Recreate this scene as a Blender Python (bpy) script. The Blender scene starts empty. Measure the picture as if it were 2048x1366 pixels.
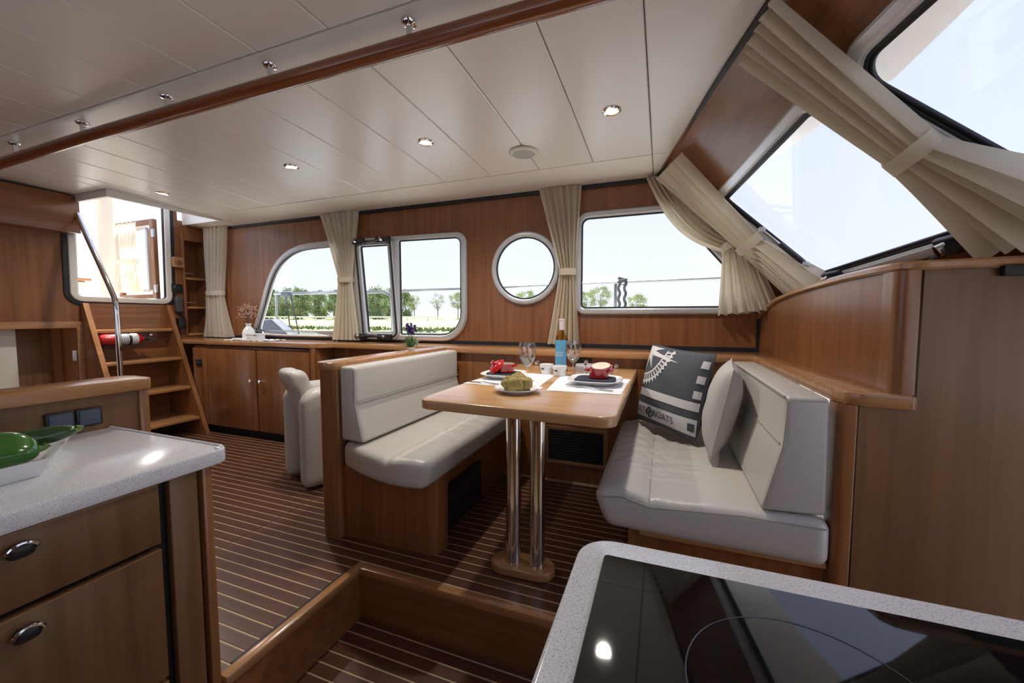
import bpy, bmesh, math, random
from mathutils import Vector as V, Matrix
random.seed(7)
scene = bpy.context.scene
col = scene.collection
# ------------------------------------------------------------------ camera, world, sun, exposure
cam_d = bpy.data.cameras.new('camera'); cam = bpy.data.objects.new('camera', cam_d); col.objects.link(cam)
cam_d.sensor_width = 36.0; cam_d.lens = 798.0 / 2048 * 36.0; cam_d.clip_start = 0.02; cam_d.clip_end = 2000
cam.location = (0, 0, 1.05)
cam.rotation_euler = (math.radians(90 - 3.66), 0, math.radians(20.7))
scene.camera = cam
W = bpy.data.worlds.new('sky'); scene.world = W; W.use_nodes = True
wn = W.node_tree.nodes; wl = W.node_tree.links
bg = wn['Background']; bg.inputs['Strength'].default_value = 1.0
tc = wn.new('ShaderNodeTexCoord'); sx = wn.new('ShaderNodeSeparateXYZ'); cr = wn.new('ShaderNodeValToRGB')
wl.new(tc.outputs['Generated'], sx.inputs[0]); wl.new(sx.outputs['Z'], cr.inputs[0])
cr.color_ramp.elements[0].position = 0.0; cr.color_ramp.elements[0].color = (.69, .71, .77, 1)
cr.color_ramp.elements[1].position = 0.75; cr.color_ramp.elements[1].color = (0.47, 0.53, 0.80, 1)
ce_ = cr.color_ramp.elements.new(.38); ce_.color = (.55, .59, .76, 1)
wl.new(cr.outputs[0], bg.inputs['Color'])
sun_d = bpy.data.lights.new('sun', 'SUN'); sun_d.energy = 10.0; sun_d.angle = math.radians(4); sun_d.color = (1, .94, .84)
sun = bpy.data.objects.new('sun', sun_d); col.objects.link(sun)
sun.rotation_euler = V((0.18, -0.35, -0.92)).to_track_quat('-Z', 'Y').to_euler()
vs = scene.view_settings
vs.view_transform = 'Standard'; vs.look = 'None'; vs.gamma = 1.0; vs.use_curve_mapping = False
vs.exposure = 0.74
LAMP_W = 27.0
# ------------------------------------------------------------------ materials
def nodes(name):
    m = bpy.data.materials.new(name); m.use_nodes = True
    return m, m.node_tree.nodes, m.node_tree.links, m.node_tree.nodes['Principled BSDF']
def mat(name, c, rough=.5, metal=0., bump=0., bscale=200., coat=0., emit=0., sheen=0., trans=0.):
    m, n, l, p = nodes(name)
    p.inputs['Base Color'].default_value = (*c, 1); p.inputs['Roughness'].default_value = rough
    p.inputs['Metallic'].default_value = metal; p.inputs['Coat Weight'].default_value = coat
    p.inputs['Coat Roughness'].default_value = .12
    if emit: p.inputs['Emission Color'].default_value = (*c, 1); p.inputs['Emission Strength'].default_value = emit
    if sheen: p.inputs['Sheen Weight'].default_value = sheen
    if bump:
        t = n.new('ShaderNodeTexCoord'); z = n.new('ShaderNodeTexNoise'); b = n.new('ShaderNodeBump')
        z.inputs['Scale'].default_value = bscale; z.inputs['Detail'].default_value = 4
        b.inputs['Strength'].default_value = bump; b.inputs['Distance'].default_value = .01
        l.new(t.outputs['Object'], z.inputs['Vector']); l.new(z.outputs['Fac'], b.inputs['Height']); l.new(b.outputs[0], p.inputs['Normal'])
    return m
def wood(name, c1, c2, grain='z', rough=.32, coat=.25, sc=26.):
    m, n, l, p = nodes(name)
    t = n.new('ShaderNodeTexCoord'); mp = n.new('ShaderNodeMapping'); z = n.new('ShaderNodeTexNoise'); r = n.new('ShaderNodeValToRGB')
    lo = sc * .045
    mp.inputs['Scale'].default_value = {'x': (lo, sc, sc), 'y': (sc, lo, sc), 'z': (sc, sc, lo)}[grain]
    z.inputs['Scale'].default_value = 1.0; z.inputs['Detail'].default_value = 7; z.inputs['Roughness'].default_value = .62; z.inputs['Distortion'].default_value = .5
    r.color_ramp.elements[0].position = .3; r.color_ramp.elements[0].color = (*c1, 1)
    r.color_ramp.elements[1].position = .72; r.color_ramp.elements[1].color = (*c2, 1)
    z2 = n.new('ShaderNodeTexNoise'); z2.inputs['Scale'].default_value = 2.2; z2.inputs['Detail'].default_value = 3
    mx = n.new('ShaderNodeMix'); mx.data_type = 'RGBA'; mx.blend_type = 'MULTIPLY'; mx.inputs[0].default_value = .45
    r2 = n.new('ShaderNodeValToRGB'); r2.color_ramp.elements[0].position = .3; r2.color_ramp.elements[0].color = (.66, .62, .6, 1)
    r2.color_ramp.elements[1].position = .65; r2.color_ramp.elements[1].color = (1.08, 1.05, 1.0, 1)
    b = n.new('ShaderNodeBump'); b.inputs['Strength'].default_value = .04; b.inputs['Distance'].default_value = .004
    l.new(t.outputs['Object'], mp.inputs[0]); l.new(mp.outputs[0], z.inputs['Vector']); l.new(z.outputs['Fac'], r.inputs[0])
    l.new(t.outputs['Object'], z2.inputs['Vector']); l.new(z2.outputs['Fac'], r2.inputs[0])
    l.new(r.outputs[0], mx.inputs[6]); l.new(r2.outputs[0], mx.inputs[7]); l.new(mx.outputs[2], p.inputs['Base Color'])
    l.new(z.outputs['Fac'], b.inputs['Height']); l.new(b.outputs[0], p.inputs['Normal'])
    p.inputs['Roughness'].default_value = rough; p.inputs['Coat Weight'].default_value = coat; p.inputs['Coat Roughness'].default_value = .16
    return m
def speckle(name, c1, c2, rough=.2, sc=420.):
    m, n, l, p = nodes(name)
    t = n.new('ShaderNodeTexCoord'); z = n.new('ShaderNodeTexNoise'); r = n.new('ShaderNodeValToRGB')
    z.inputs['Scale'].default_value = sc; z.inputs['Detail'].default_value = 2
    r.color_ramp.elements[0].position = .33; r.color_ramp.elements[0].color = (*c2, 1)
    r.color_ramp.elements[1].position = .46; r.color_ramp.elements[1].color = (*c1, 1)
    l.new(t.outputs['Object'], z.inputs['Vector']); l.new(z.outputs['Fac'], r.inputs[0]); l.new(r.outputs[0], p.inputs['Base Color'])
    p.inputs['Roughness'].default_value = rough
    return m
def fabric(name, c, trans=.35):
    m, n, l, p = nodes(name)
    out = n['Material Output']; n.remove(p)
    d = n.new('ShaderNodeBsdfDiffuse'); tr = n.new('ShaderNodeBsdfTranslucent'); mx = n.new('ShaderNodeMixShader')
    t = n.new('ShaderNodeTexCoord'); z = n.new('ShaderNodeTexNoise'); b = n.new('ShaderNodeBump')
    z.inputs['Scale'].default_value = 700; b.inputs['Strength'].default_value = .15; b.inputs['Distance'].default_value = .003
    l.new(t.outputs['Object'], z.inputs['Vector']); l.new(z.outputs['Fac'], b.inputs['Height'])
    l.new(b.outputs[0], d.inputs['Normal'])
    d.inputs['Color'].default_value = (*c, 1); tr.inputs['Color'].default_value = (c[0], c[1] * .98, c[2] * .92, 1)
    mx.inputs[0].default_value = trans
    l.new(d.outputs[0], mx.inputs[1]); l.new(tr.outputs[0], mx.inputs[2]); l.new(mx.outputs[0], out.inputs[0])
    return m
def glass(name, tint=(.97, .985, 1.0), gloss=1.0, base=.025):
    m, n, l, p = nodes(name)
    out = n['Material Output']; n.remove(p)
    tr = n.new('ShaderNodeBsdfTransparent'); tr.inputs[0].default_value = (*tint, 1)
    gl = n.new('ShaderNodeBsdfGlossy'); gl.inputs['Roughness'].default_value = .02; gl.inputs['Color'].default_value = (gloss, gloss, gloss, 1)
    lw = n.new('ShaderNodeLayerWeight'); pw = n.new('ShaderNodeMath'); pw.operation = 'POWER'; pw.inputs[1].default_value = 4.0
    fr = n.new('ShaderNodeMath'); fr.operation = 'MULTIPLY_ADD'; fr.inputs[1].default_value = .7; fr.inputs[2].default_value = base; mx = n.new('ShaderNodeMixShader')
    lw.inputs[0].default_value = .5; l.new(lw.outputs['Facing'], pw.inputs[0]); l.new(pw.outputs[0], fr.inputs[0])
    l.new(fr.outputs[0], mx.inputs[0]); l.new(tr.outputs[0], mx.inputs[1]); l.new(gl.outputs[0], mx.inputs[2]); l.new(mx.outputs[0], out.inputs[0])
    return m
def leafy(name, c1, c2):
    m, n, l, p = nodes(name)
    t = n.new('ShaderNodeTexCoord'); z = n.new('ShaderNodeTexNoise'); r = n.new('ShaderNodeValToRGB')
    z.inputs['Scale'].default_value = 1.2; z.inputs['Detail'].default_value = 5
    r.color_ramp.elements[0].position = .35; r.color_ramp.elements[0].color = (*c1, 1)
    r.color_ramp.elements[1].position = .65; r.color_ramp.elements[1].color = (*c2, 1)
    l.new(t.outputs['Object'], z.inputs['Vector']); l.new(z.outputs['Fac'], r.inputs[0]); l.new(r.outputs[0], p.inputs['Base Color'])
    p.inputs['Roughness'].default_value = .9
    return m
CH1, CH2 = (.170, .060, .019), (.315, .128, .043)
M = dict(
    cherry=wood('cherry_veneer', CH1, CH2, 'z'),
    cherry_x=wood('cherry_veneer_lengthwise', CH1, CH2, 'x'),
    cherry_y=wood('cherry_veneer_crosswise', CH1, CH2, 'y'),
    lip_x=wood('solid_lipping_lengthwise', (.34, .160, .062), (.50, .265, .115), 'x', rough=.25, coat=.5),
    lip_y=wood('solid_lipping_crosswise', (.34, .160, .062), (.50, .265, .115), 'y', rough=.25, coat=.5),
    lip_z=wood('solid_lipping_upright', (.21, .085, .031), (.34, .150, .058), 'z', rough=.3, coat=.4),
    tabletop=wood('table_veneer', (.50, .275, .115), (.66, .41, .20), 'x', rough=.22, coat=.5),
    drawer=wood('galley_drawer_veneer', (.145, .068, .027), (.235, .120, .051), 'z', rough=.4, coat=.1),
    rail=wood('varnished_handrail', (.16, .040, .012), (.27, .082, .026), 'x', rough=.2, coat=.6),
    teak=wood('teak_plank', (.062, .022, .012), (.125, .045, .025), 'x', rough=.34, coat=.15, sc=40.),
    holly=mat('holly_strip', (.50, .38, .22), .4),
    dark=mat('dark_recess', (.012, .009, .008), .7),
    black=mat('black_plastic', (.014, .014, .018), .4),
    rubber=mat('black_rubber', (.010, .012, .018), .45),
    ceil=mat('ceiling_panel_vinyl', (.80, .785, .755), .27, bump=.03, bscale=900),
    ceilgap=mat('ceiling_backing', (.20, .19, .17), .8),
    alu=mat('satin_aluminium', (.60, .62, .65), .34, .5),
    cream=mat('cream_moulding', (.70, .67, .60), .4),
    chrome=mat('polished_chrome', (.78, .78, .80), .07, 1.),
    leather=mat('off_white_leather', (.54, .52, .485), .34, bump=.10, bscale=160),
    piping=mat('leather_seam', (.36, .335, .30), .6),
    corian=speckle('speckled_solid_surface', (.80, .80, .82), (.45, .45, .50), .16),
    hob=mat('black_hob_glass', (.006, .006, .007), .03),
    hobring=mat('hob_marking', (.10, .10, .12), .3),
    curtain=fabric('beige_curtain_cloth', (.86, .81, .71), .5),
    white=mat('white_ceramic', (.82, .82, .83), .18),
    paper=mat('white_woven_mat', (.80, .80, .82), .85, bump=.2, bscale=500),
    navy=mat('navy_napkin', (.022, .026, .050), .85),
    red=mat('red_enamel', (.45, .008, .010), .12, coat=.6),
    cream_in=mat('cream_enamel', (.72, .62, .48), .3),
    bread=mat('bread_crust', (.36, .27, .085), .7, bump=.8, bscale=90),
    steel=mat('cutlery_steel', (.72, .72, .74), .16, 1.),
    glass=glass('window_glass', (.95, .97, .985)),
    wine=glass('drinking_glass', (.93, .94, .95), base=.10),
    bottle=glass('yellow_bottle_glass', (.72, .52, .16)),
    label=mat('blue_paper_label', (.12, .40, .66), .6),
    capsule=mat('pale_pink_capsule', (.74, .64, .66), .4),
    pillow=mat('grey_printed_cotton', (.075, .082, .10), .9, bump=.1, bscale=900),
    pillow_w=mat('white_cotton_print', (.66, .65, .67), .9),
    pillow_g=mat('plain_grey_linen', (.47, .455, .44), .9, bump=.12, bscale=700),
    green=mat('green_pepper_skin', (.035, .15, .012), .14, coat=.6),
    green_d=mat('dark_green_skin', (.016, .062, .010), .2, coat=.5),
    stem=mat('plant_stem', (.16, .26, .07), .6),
    leaf=mat('lavender_leaf', (.14, .30, .12), .6),
    purple=mat('lavender_flower', (.055, .018, .17), .6),
    dried=mat('dried_flower', (.46, .27, .20), .8),
    twig=mat('dried_twig', (.28, .15, .09), .8),
    redpaint=mat('red_cylinder_paint', (.42, .012, .016), .25),
    lamp=mat('lit_lamp_lens', (1., .82, .55), .4, emit=1.5),
    grille=mat('speaker_grille', (.42, .43, .40), .6),
    pouch=mat('blue_grey_canvas', (.07, .09, .13), .7),
    rope=mat('dark_rope', (.05, .055, .065), .8, bump=.5, bscale=300),
    hull=mat('white_gelcoat', (.80, .79, .75), .3),
    canvas=mat('cream_canvas', (.74, .68, .56), .8),
    bark=mat('tree_bark', (.22, .19, .15), .9),
    foliage=leafy('spring_foliage', (.24, .29, .13), (.40, .45, .24)),
    foliage2=leafy('dense_spring_foliage', (.19, .27, .13), (.34, .41, .22)),
    bank=leafy('meadow_grass', (.24, .27, .10), (.38, .37, .19)),
    reed=leafy('bank_reeds', (.09, .13, .04), (.19, .23, .08)),
    water=mat('river_water', (.30, .34, .36), .08),
    handset=mat('dark_grey_plastic', (.06, .06, .065), .5),
    print=mat('blue_grey_print', (.20, .22, .30), .6),
    labelw=mat('silver_label', (.55, .55, .56), .4),
)
# ------------------------------------------------------------------ geometry helpers
WP = {}
def wp(o): return WP.get(o.name, V((0, 0, 0)))
def thing(name, label, cat, loc, group=None, kind=None):
    o = bpy.data.objects.new(name, None); col.objects.link(o); o.location = loc; o.empty_display_size = .05
    WP[o.name] = V(loc)
    if label: o['label'] = label
    if cat: o['category'] = cat
    if group: o['group'] = group
    if kind: o['kind'] = kind
    return o
def tag(o, label=None, cat=None, group=None, kind=None):
    if label: o['label'] = label
    if cat: o['category'] = cat
    if group: o['group'] = group
    if kind: o['kind'] = kind
    return o
class G:
    def __init__(s): s.v = []; s.f = []
    def add(s, v, f):
        k = len(s.v); s.v += [V(p) for p in v]; s.f += [tuple(i + k for i in q) for q in f]; return s
    def box(s, x0, x1, y0, y1, z0, z1):
        return s.add([(x0, y0, z0), (x1, y0, z0), (x1, y1, z0), (x0, y1, z0), (x0, y0, z1), (x1, y0, z1), (x1, y1, z1), (x0, y1, z1)],
                     [(0, 3, 2, 1), (4, 5, 6, 7), (0, 1, 5, 4), (1, 2, 6, 5), (2, 3, 7, 6), (3, 0, 4, 7)])
    def bm(s, bm):
        bm.verts.index_update(); s.add([v.co.copy() for v in bm.verts], [[v.index for v in f.verts] for f in bm.faces]); bm.free(); return s
    def rbox(s, x0, x1, y0, y1, z0, z1, r=.005, seg=2):
        b = bmesh.new(); bmesh.ops.create_cube(b, size=1)
        for v in b.verts: v.co = V(((x0 + x1) / 2 + v.co.x * (x1 - x0), (y0 + y1) / 2 + v.co.y * (y1 - y0), (z0 + z1) / 2 + v.co.z * (z1 - z0)))
        bmesh.ops.bevel(b, geom=b.edges[:], offset=r, segments=seg, profile=.5, affect='EDGES')
        return s.bm(b)
    def prism(s, poly, fn, d0, d1, r=0, seg=2):
        # poly: 2-D points, fn(a,b,d)->xyz
        b = bmesh.new(); n = len(poly)
        lo = [b.verts.new(fn(a, c, d0)) for a, c in poly]; hi = [b.verts.new(fn(a, c, d1)) for a, c in poly]
        b.faces.new(lo[::-1]); b.faces.new(hi)
        for i in range(n): b.faces.new((lo[i], lo[(i + 1) % n], hi[(i + 1) % n], hi[i]))
        bmesh.ops.recalc_face_normals(b, faces=b.faces[:])
        if r: bmesh.ops.bevel(b, geom=b.edges[:], offset=r, segments=seg, profile=.5, affect='EDGES')
        return s.bm(b)
    def tube(s, pts, r, seg=10, cap=True, closed=False):
        pts = [V(p) for p in pts]; n = len(pts); rr = r if isinstance(r, (list, tuple)) else [r] * n
        rings = []; prev = None
        for i, p in enumerate(pts):
            if closed: t = pts[(i + 1) % n] - pts[i - 1]
            else: t = pts[min(i + 1, n - 1)] - pts[max(i - 1, 0)]
            t.normalize()
            if prev is None:
                a = V((0, 0, 1)) if abs(t.z) < .9 else V((1, 0, 0)); u = t.cross(a).normalized()
            else: u = (prev - t * prev.dot(t)).normalized()
            prev = u; w = t.cross(u)
            rings.append([p + (u * math.cos(2 * math.pi * k / seg) + w * math.sin(2 * math.pi * k / seg)) * rr[i] for k in range(seg)])
        v = [q for ring in rings for q in ring]; f = []
        m = n if closed else n - 1
        for i in range(m):
            j = (i + 1) % n
            for k in range(seg): f.append((i * seg + k, i * seg + (k + 1) % seg, j * seg + (k + 1) % seg, j * seg + k))
        if cap and not closed: f.append(tuple(range(seg))[::-1]); f.append(tuple((n - 1) * seg + k for k in range(seg)))
        return s.add(v, f)
    def lathe(s, prof, c=(0, 0, 0), seg=24, axis='z'):
        c = V(c); v = []; f = []; n = len(prof)
        for r, z in prof:
            for k in range(seg):
                a = 2 * math.pi * k / seg; x, y = r * math.cos(a), r * math.sin(a)
                v.append(c + (V((x, y, z)) if axis == 'z' else V((z, x, y)) if axis == 'x' else V((x, z, y))))
        for i in range(n - 1):
            for k in range(seg):
                q = (i * seg + k, i * seg + (k + 1) % seg, (i + 1) * seg + (k + 1) % seg, (i + 1) * seg + k)
                f.append(q if axis != 'y' else q[::-1])
        return s.add(v, f)
    def grid(s, fn, nu, nv):
        v = [V(fn(i / nu, j / nv)) for j in range(nv + 1) for i in range(nu + 1)]
        return s.add(v, [(j * (nu + 1) + i, j * (nu + 1) + i + 1, (j + 1) * (nu + 1) + i + 1, (j + 1) * (nu + 1) + i) for j in range(nv) for i in range(nu)])
    def cushion(s, x0, x1, y0, y1, z0, z1, r, n, fn=None):
        b = bmesh.new(); c = [(x0 + x1) / 2, (y0 + y1) / 2, (z0 + z1) / 2]; h = [(x1 - x0) / 2, (y1 - y0) / 2, (z1 - z0) / 2]
        for ax in range(3):
            a1, a2 = (ax + 1) % 3, (ax + 2) % 3
            for sg in (-1, 1):
                g = []
                for i in range(n[a1] + 1):
                    row = []
                    for j in range(n[a2] + 1):
                        p = [0, 0, 0]; p[ax] = sg * h[ax]
                        p[a1] = -h[a1] * math.cos(math.pi * i / n[a1]) * .35 + (-1 + 2 * i / n[a1]) * h[a1] * .65
                        p[a2] = -h[a2] * math.cos(math.pi * j / n[a2]) * .35 + (-1 + 2 * j / n[a2]) * h[a2] * .65
                        q = [max(-(h[k] - r), min(h[k] - r, p[k])) for k in range(3)]
                        d = V([p[k] - q[k] for k in range(3)])
                        if d.length > 1e-9: d = d.normalized() * r
                        row.append(b.verts.new(V([c[k] + q[k] + d[k] for k in range(3)])))
                    g.append(row)
                for i in range(n[a1]):
                    for j in range(n[a2]):
                        q = (g[i][j], g[i + 1][j], g[i + 1][j + 1], g[i][j + 1])
                        b.faces.new(q if sg > 0 else q[::-1])
        bmesh.ops.remove_doubles(b, verts=b.verts[:], dist=1e-5)
        if fn:
            for v in b.verts: v.co = V(fn(v.co.copy()))
        return s.bm(b)
    def map(s, fn): s.v = [V(fn(p)) for p in s.v]; return s
    def obj(s, name, m, parent=None, angle=35, base=None):
        me = bpy.data.meshes.new(name)
        if parent is not None: o0 = wp(parent)
        elif base is not None: o0 = V(base)
        else:
            xs = [p.x for p in s.v]; ys = [p.y for p in s.v]; zs = [p.z for p in s.v]
            o0 = V(((min(xs) + max(xs)) / 2, (min(ys) + max(ys)) / 2, min(zs)))
        me.from_pydata([tuple(p - o0) for p in s.v], [], s.f); me.update()
        me.materials.append(M[m] if isinstance(m, str) else m)
        if angle: me.shade_smooth(); me.set_sharp_from_angle(angle=math.radians(angle))
        o = bpy.data.objects.new(name, me); col.objects.link(o)
        if parent is not None: o.parent = parent
        else: o.location = o0
        WP[o.name] = o0
        return o
def struct(o, label=None): o['kind'] = 'structure'; return tag(o, label)
def inst(o, loc, parent=None):
    c = o.copy(); col.objects.link(c); c.location = loc
    if parent is not None: c.parent = parent
    WP[c.name] = (wp(parent) if parent is not None else V((0, 0, 0))) + V(loc)
    return c
def copy_thing(root, loc, label=None):
    r = root.copy(); col.objects.link(r); r.location = loc; WP[r.name] = V(loc)
    if label: r['label'] = label
    for ch in list(root.children):
        c = ch.copy(); col.objects.link(c); c.parent = r; WP[c.name] = V(loc)
        for g in list(ch.children):
            d = g.copy(); col.objects.link(d); d.parent = c; WP[d.name] = V(loc)
    return r
def rpoly(pts, rad, seg=6):
    out = []; n = len(pts)
    for i in range(n):
        p, a, b = V(pts[i]).to_2d(), V(pts[i - 1]).to_2d(), V(pts[(i + 1) % n]).to_2d()
        r = rad[i] if isinstance(rad, (list, tuple)) else rad
        if r <= 0: out.append(tuple(p)); continue
        u = (a - p).normalized(); w = (b - p).normalized(); ang = math.acos(max(-1, min(1, u.dot(w))))
        t = min(r / math.tan(ang / 2), (a - p).length * .49, (b - p).length * .49); rr = t * math.tan(ang / 2)
        c = p + (u + w).normalized() * (rr / math.sin(ang / 2))
        s0 = p + u * t - c; s1 = p + w * t - c; a0 = math.atan2(s0.y, s0.x); da = math.atan2(s1.y, s1.x) - a0
        while da > math.pi: da -= 2 * math.pi
        while da < -math.pi: da += 2 * math.pi
        for k in range(seg + 1):
            q = a0 + da * k / seg; out.append((c.x + rr * math.cos(q), c.y + rr * math.sin(q)))
    return out
def circ(cx, cy, r, n=40): return [(cx + r * math.cos(2 * math.pi * k / n), cy + r * math.sin(2 * math.pi * k / n)) for k in range(n)]
def plate(loops, th, fn, bevel=0., d=0.):
    """solid plate from 2-D loops (holes allowed) -> G ; fn(a,b,c) maps to world, c runs -th/2..th/2 + d"""
    cu = bpy.data.curves.new('tmp', 'CURVE'); cu.dimensions = '2D'; cu.fill_mode = 'BOTH'; cu.extrude = max(th / 2 - bevel, 0)
    if bevel: cu.bevel_depth = bevel; cu.bevel_resolution = 2; cu.offset = -bevel
    for lp in loops:
        s = cu.splines.new('POLY'); s.points.add(len(lp) - 1); s.use_cyclic_u = True
        for i, (a, b) in enumerate(lp): s.points[i].co = (a, b, 0, 1)
    o = bpy.data.objects.new('tmp', cu); col.objects.link(o)
    dg = bpy.context.evaluated_depsgraph_get(); me = bpy.data.meshes.new_from_object(o.evaluated_get(dg))
    b = bmesh.new(); b.from_mesh(me); bmesh.ops.remove_doubles(b, verts=b.verts[:], dist=1e-6)
    for v in b.verts: v.co = V(fn(v.co.x, v.co.y, v.co.z + d))
    bmesh.ops.recalc_face_normals(b, faces=b.faces[:])
    g = G().bm(b)
    bpy.data.objects.remove(o); bpy.data.curves.remove(cu); bpy.data.meshes.remove(me)
    return g
def text2d(body, size, fn):
    cu = bpy.data.curves.new('tmp', 'FONT'); cu.body = body; cu.size = size; cu.align_x = 'CENTER'; cu.align_y = 'CENTER'; cu.resolution_u = 3
    o = bpy.data.objects.new('tmp', cu); col.objects.link(o)
    dg = bpy.context.evaluated_depsgraph_get(); me = bpy.data.meshes.new_from_object(o.evaluated_get(dg))
    g = G().add([fn(v.co.x, v.co.y) for v in me.vertices], [tuple(p.vertices) for p in me.polygons])
    bpy.data.objects.remove(o); bpy.data.curves.remove(cu); bpy.data.meshes.remove(me)
    return g
def arc(c, r, a0, a1, n, plane='xy'):
    return [(c[0] + r * math.cos(math.radians(a0 + (a1 - a0) * k / n)), c[1] + r * math.sin(math.radians(a0 + (a1 - a0) * k / n))) for k in range(n + 1)]
def sweep(path, prof, up=V((0, 0, 1))):
    """sweep a 2-D profile (side, up) along a path"""
    path = [V(p) for p in path]; n = len(path); m = len(prof); v = []; f = []
    for i, p in enumerate(path):
        t = (path[min(i + 1, n - 1)] - path[max(i - 1, 0)]).normalized(); sd = t.cross(up).normalized(); uu = sd.cross(t).normalized()
        v += [p + sd * a + uu * b for a, b in prof]
    for i in range(n - 1):
        for k in range(m): f.append((i * m + k, i * m + (k + 1) % m, (i + 1) * m + (k + 1) % m, (i + 1) * m + k))
    f.append(tuple(range(m))[::-1]); f.append(tuple((n - 1) * m + k for k in range(m)))
    g = G().add(v, f); b = bmesh.new()
    vs_ = [b.verts.new(p) for p in g.v]
    for q in g.f: b.faces.new([vs_[i] for i in q])
    bmesh.ops.recalc_face_normals(b, faces=b.faces[:])
    return G().bm(b)
xz = lambda y: (lambda a, b, c: (a, y + c, b))       # plate in a lengthwise wall
yz = lambda x: (lambda a, b, c: (x + c, a, b))       # plate in a crosswise wall
xy = lambda z: (lambda a, b, c: (a, b, z + c))       # horizontal plate
def cz(y): return 1.986 - .0173 * (y - .6) ** 2      # cambered headlining
exec_parts = []
# ================================================================== FLOOR
XL, XR, YW = -4.30, 1.60, 2.70
WX, WY = -1.165, 1.275                      # corner of the sunken galley floor
fl = struct(G().box(XL, WX - .03, -1.5, 2.5, -.05, -.0012).box(WX - .03, XR, WY + .03, 2.5, -.05, -.0012).obj('floor', 'holly', base=(0, 0, 0)), 'raised saloon floor of teak planks with pale strips')
def plank_run(x0, x1, ys, parent, z):
    first = None
    for y in ys:
        if first is None:
            first = G().rbox(x0, x1, 0, .0438, -.006, 0, .0006, 1).obj('plank', 'teak', None, base=(0, 0, 0), angle=0)
            first.parent = parent; first.location = (0, y, z); o = first
        else: o = inst(first, (0, y, z), parent)
pit = .05
ysA = [1.3205 - .002 + pit * k for k in range(-14, 23)]
for x0, x1 in ((XL, -2.552), (-2.548, -1.857)): plank_run(x0, x1, [y for y in ysA if .6 < y < 2.40], fl, 0)
plank_run(-1.853, WX - .03, [y for y in ysA if .6 < y < WY + .02], fl, 0)
plank_run(-1.853, XR, [y for y in ysA if WY + .02 < y < 2.40], fl, 0)
G().box(-1.857, -1.853, .6, 2.4, -.004, -.0008).box(-2.552, -2.548, 1.2, 2.4, -.004, -.0008).obj('hatch_seam', 'dark', fl)
G().rbox(-1.203, -1.194, .769, 1.246, -.001, .003, .001, 1).obj('black_inlay_strip', 'rubber', fl)
fw = struct(G().box(WX - .02, XR, -1.5, WY + .02, -.30, -.2212).obj('floor_galley', 'holly', base=(0, 0, 0)), 'sunken galley floor of teak planks')
plank_run(WX, .4, [1.2545 + .0005 - pit * k for k in range(0, 16)], fw, -.22)
struct(G().box(WX - .02, WX, .728, WY + .02, -.22, -.02).box(WX, .6, WY, WY + .02, -.22, -.02).obj('wall_step', 'cherry_x', base=(0, 0, 0)), 'wooden riser between saloon and galley floor')
struct(G().rbox(WX - .03, WX + .006, .728, WY + .034, -.03, .004, .006).obj('trim_1', 'lip_y', base=(0, 0, 0)))
struct(G().rbox(WX + .006, 1.0, WY - .006, WY + .034, -.03, .004, .006).obj('trim_2', 'lip_x', base=(0, 0, 0)))
# ================================================================== PORT SIDE WALL WITH WINDOWS
w1o = [(-3.585, .862), (-3.62, .885), (-3.635, .92), (-3.622, .97), (-3.54, 1.14), (-3.445, 1.37), (-3.342, 1.525), (-3.197, 1.629), (-3.045, 1.678), (-2.886, 1.69), (-2.60, 1.692), (-2.54, 1.66), (-2.53, 1.6), (-2.53, .95), (-2.55, .88), (-2.60, .862)]
def shrink(lp, d):
    n = len(lp); out = []
    a = sum(lp[i - 1][0] * lp[i][1] - lp[i][0] * lp[i - 1][1] for i in range(n)); sg = 1 if a > 0 else -1
    for i in range(n):
        p, q, r = V(lp[i - 1]).to_2d(), V(lp[i]).to_2d(), V(lp[(i + 1) % n]).to_2d()
        t1 = (q - p).normalized(); t2 = (r - q).normalized(); n1 = V((-t1.y, t1.x)) * sg; n2 = V((-t2.y, t2.x)) * sg
        m = (n1 + n2).normalized(); k = d / max(.3, m.dot(n1)); out.append((q.x + m.x * k, q.y + m.y * k))
    return out
def smoothloop(lp, it=2):
    for _ in range(it):
        out = []
        for i in range(len(lp)):
            a, b = lp[i], lp[(i + 1) % len(lp)]
            out += [(a[0] * .75 + b[0] * .25, a[1] * .75 + b[1] * .25), (a[0] * .25 + b[0] * .75, a[1] * .25 + b[1] * .75)]
        lp = out
    return lp
W1 = smoothloop(w1o, 2)
W2 = rpoly([(-2.425, .855), (-1.375, .857), (-1.375, 1.676), (-2.425, 1.688)], [.03, .21, .085, .03], 8)
W3p = circ(-.917, 1.385, .255, 48)
W3 = rpoly([(-.56, 1.06), (.63, 1.06), (.07, 1.735), (-.56, 1.735)], [.07, .08, .08, .09], 7)
outer = [(XL, -.05), (.74, -.05), (.74, 1.035), (-.067, 1.91), (XL, 1.935)]
ins = .012
wall = struct(plate([outer] + [shrink(w, ins) for w in (W1, W2, W3p, W3)], .04, xz(YW + .02)).obj('wall_port', 'cherry', base=(0, 0, 0)), 'cherry veneered side wall with four windows')
plate([outer] + [shrink(w, ins) for w in (W1, W2, W3p, W3)], .012, xz(YW + .047)).obj('outer_skin', M['hull'], wall)
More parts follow.
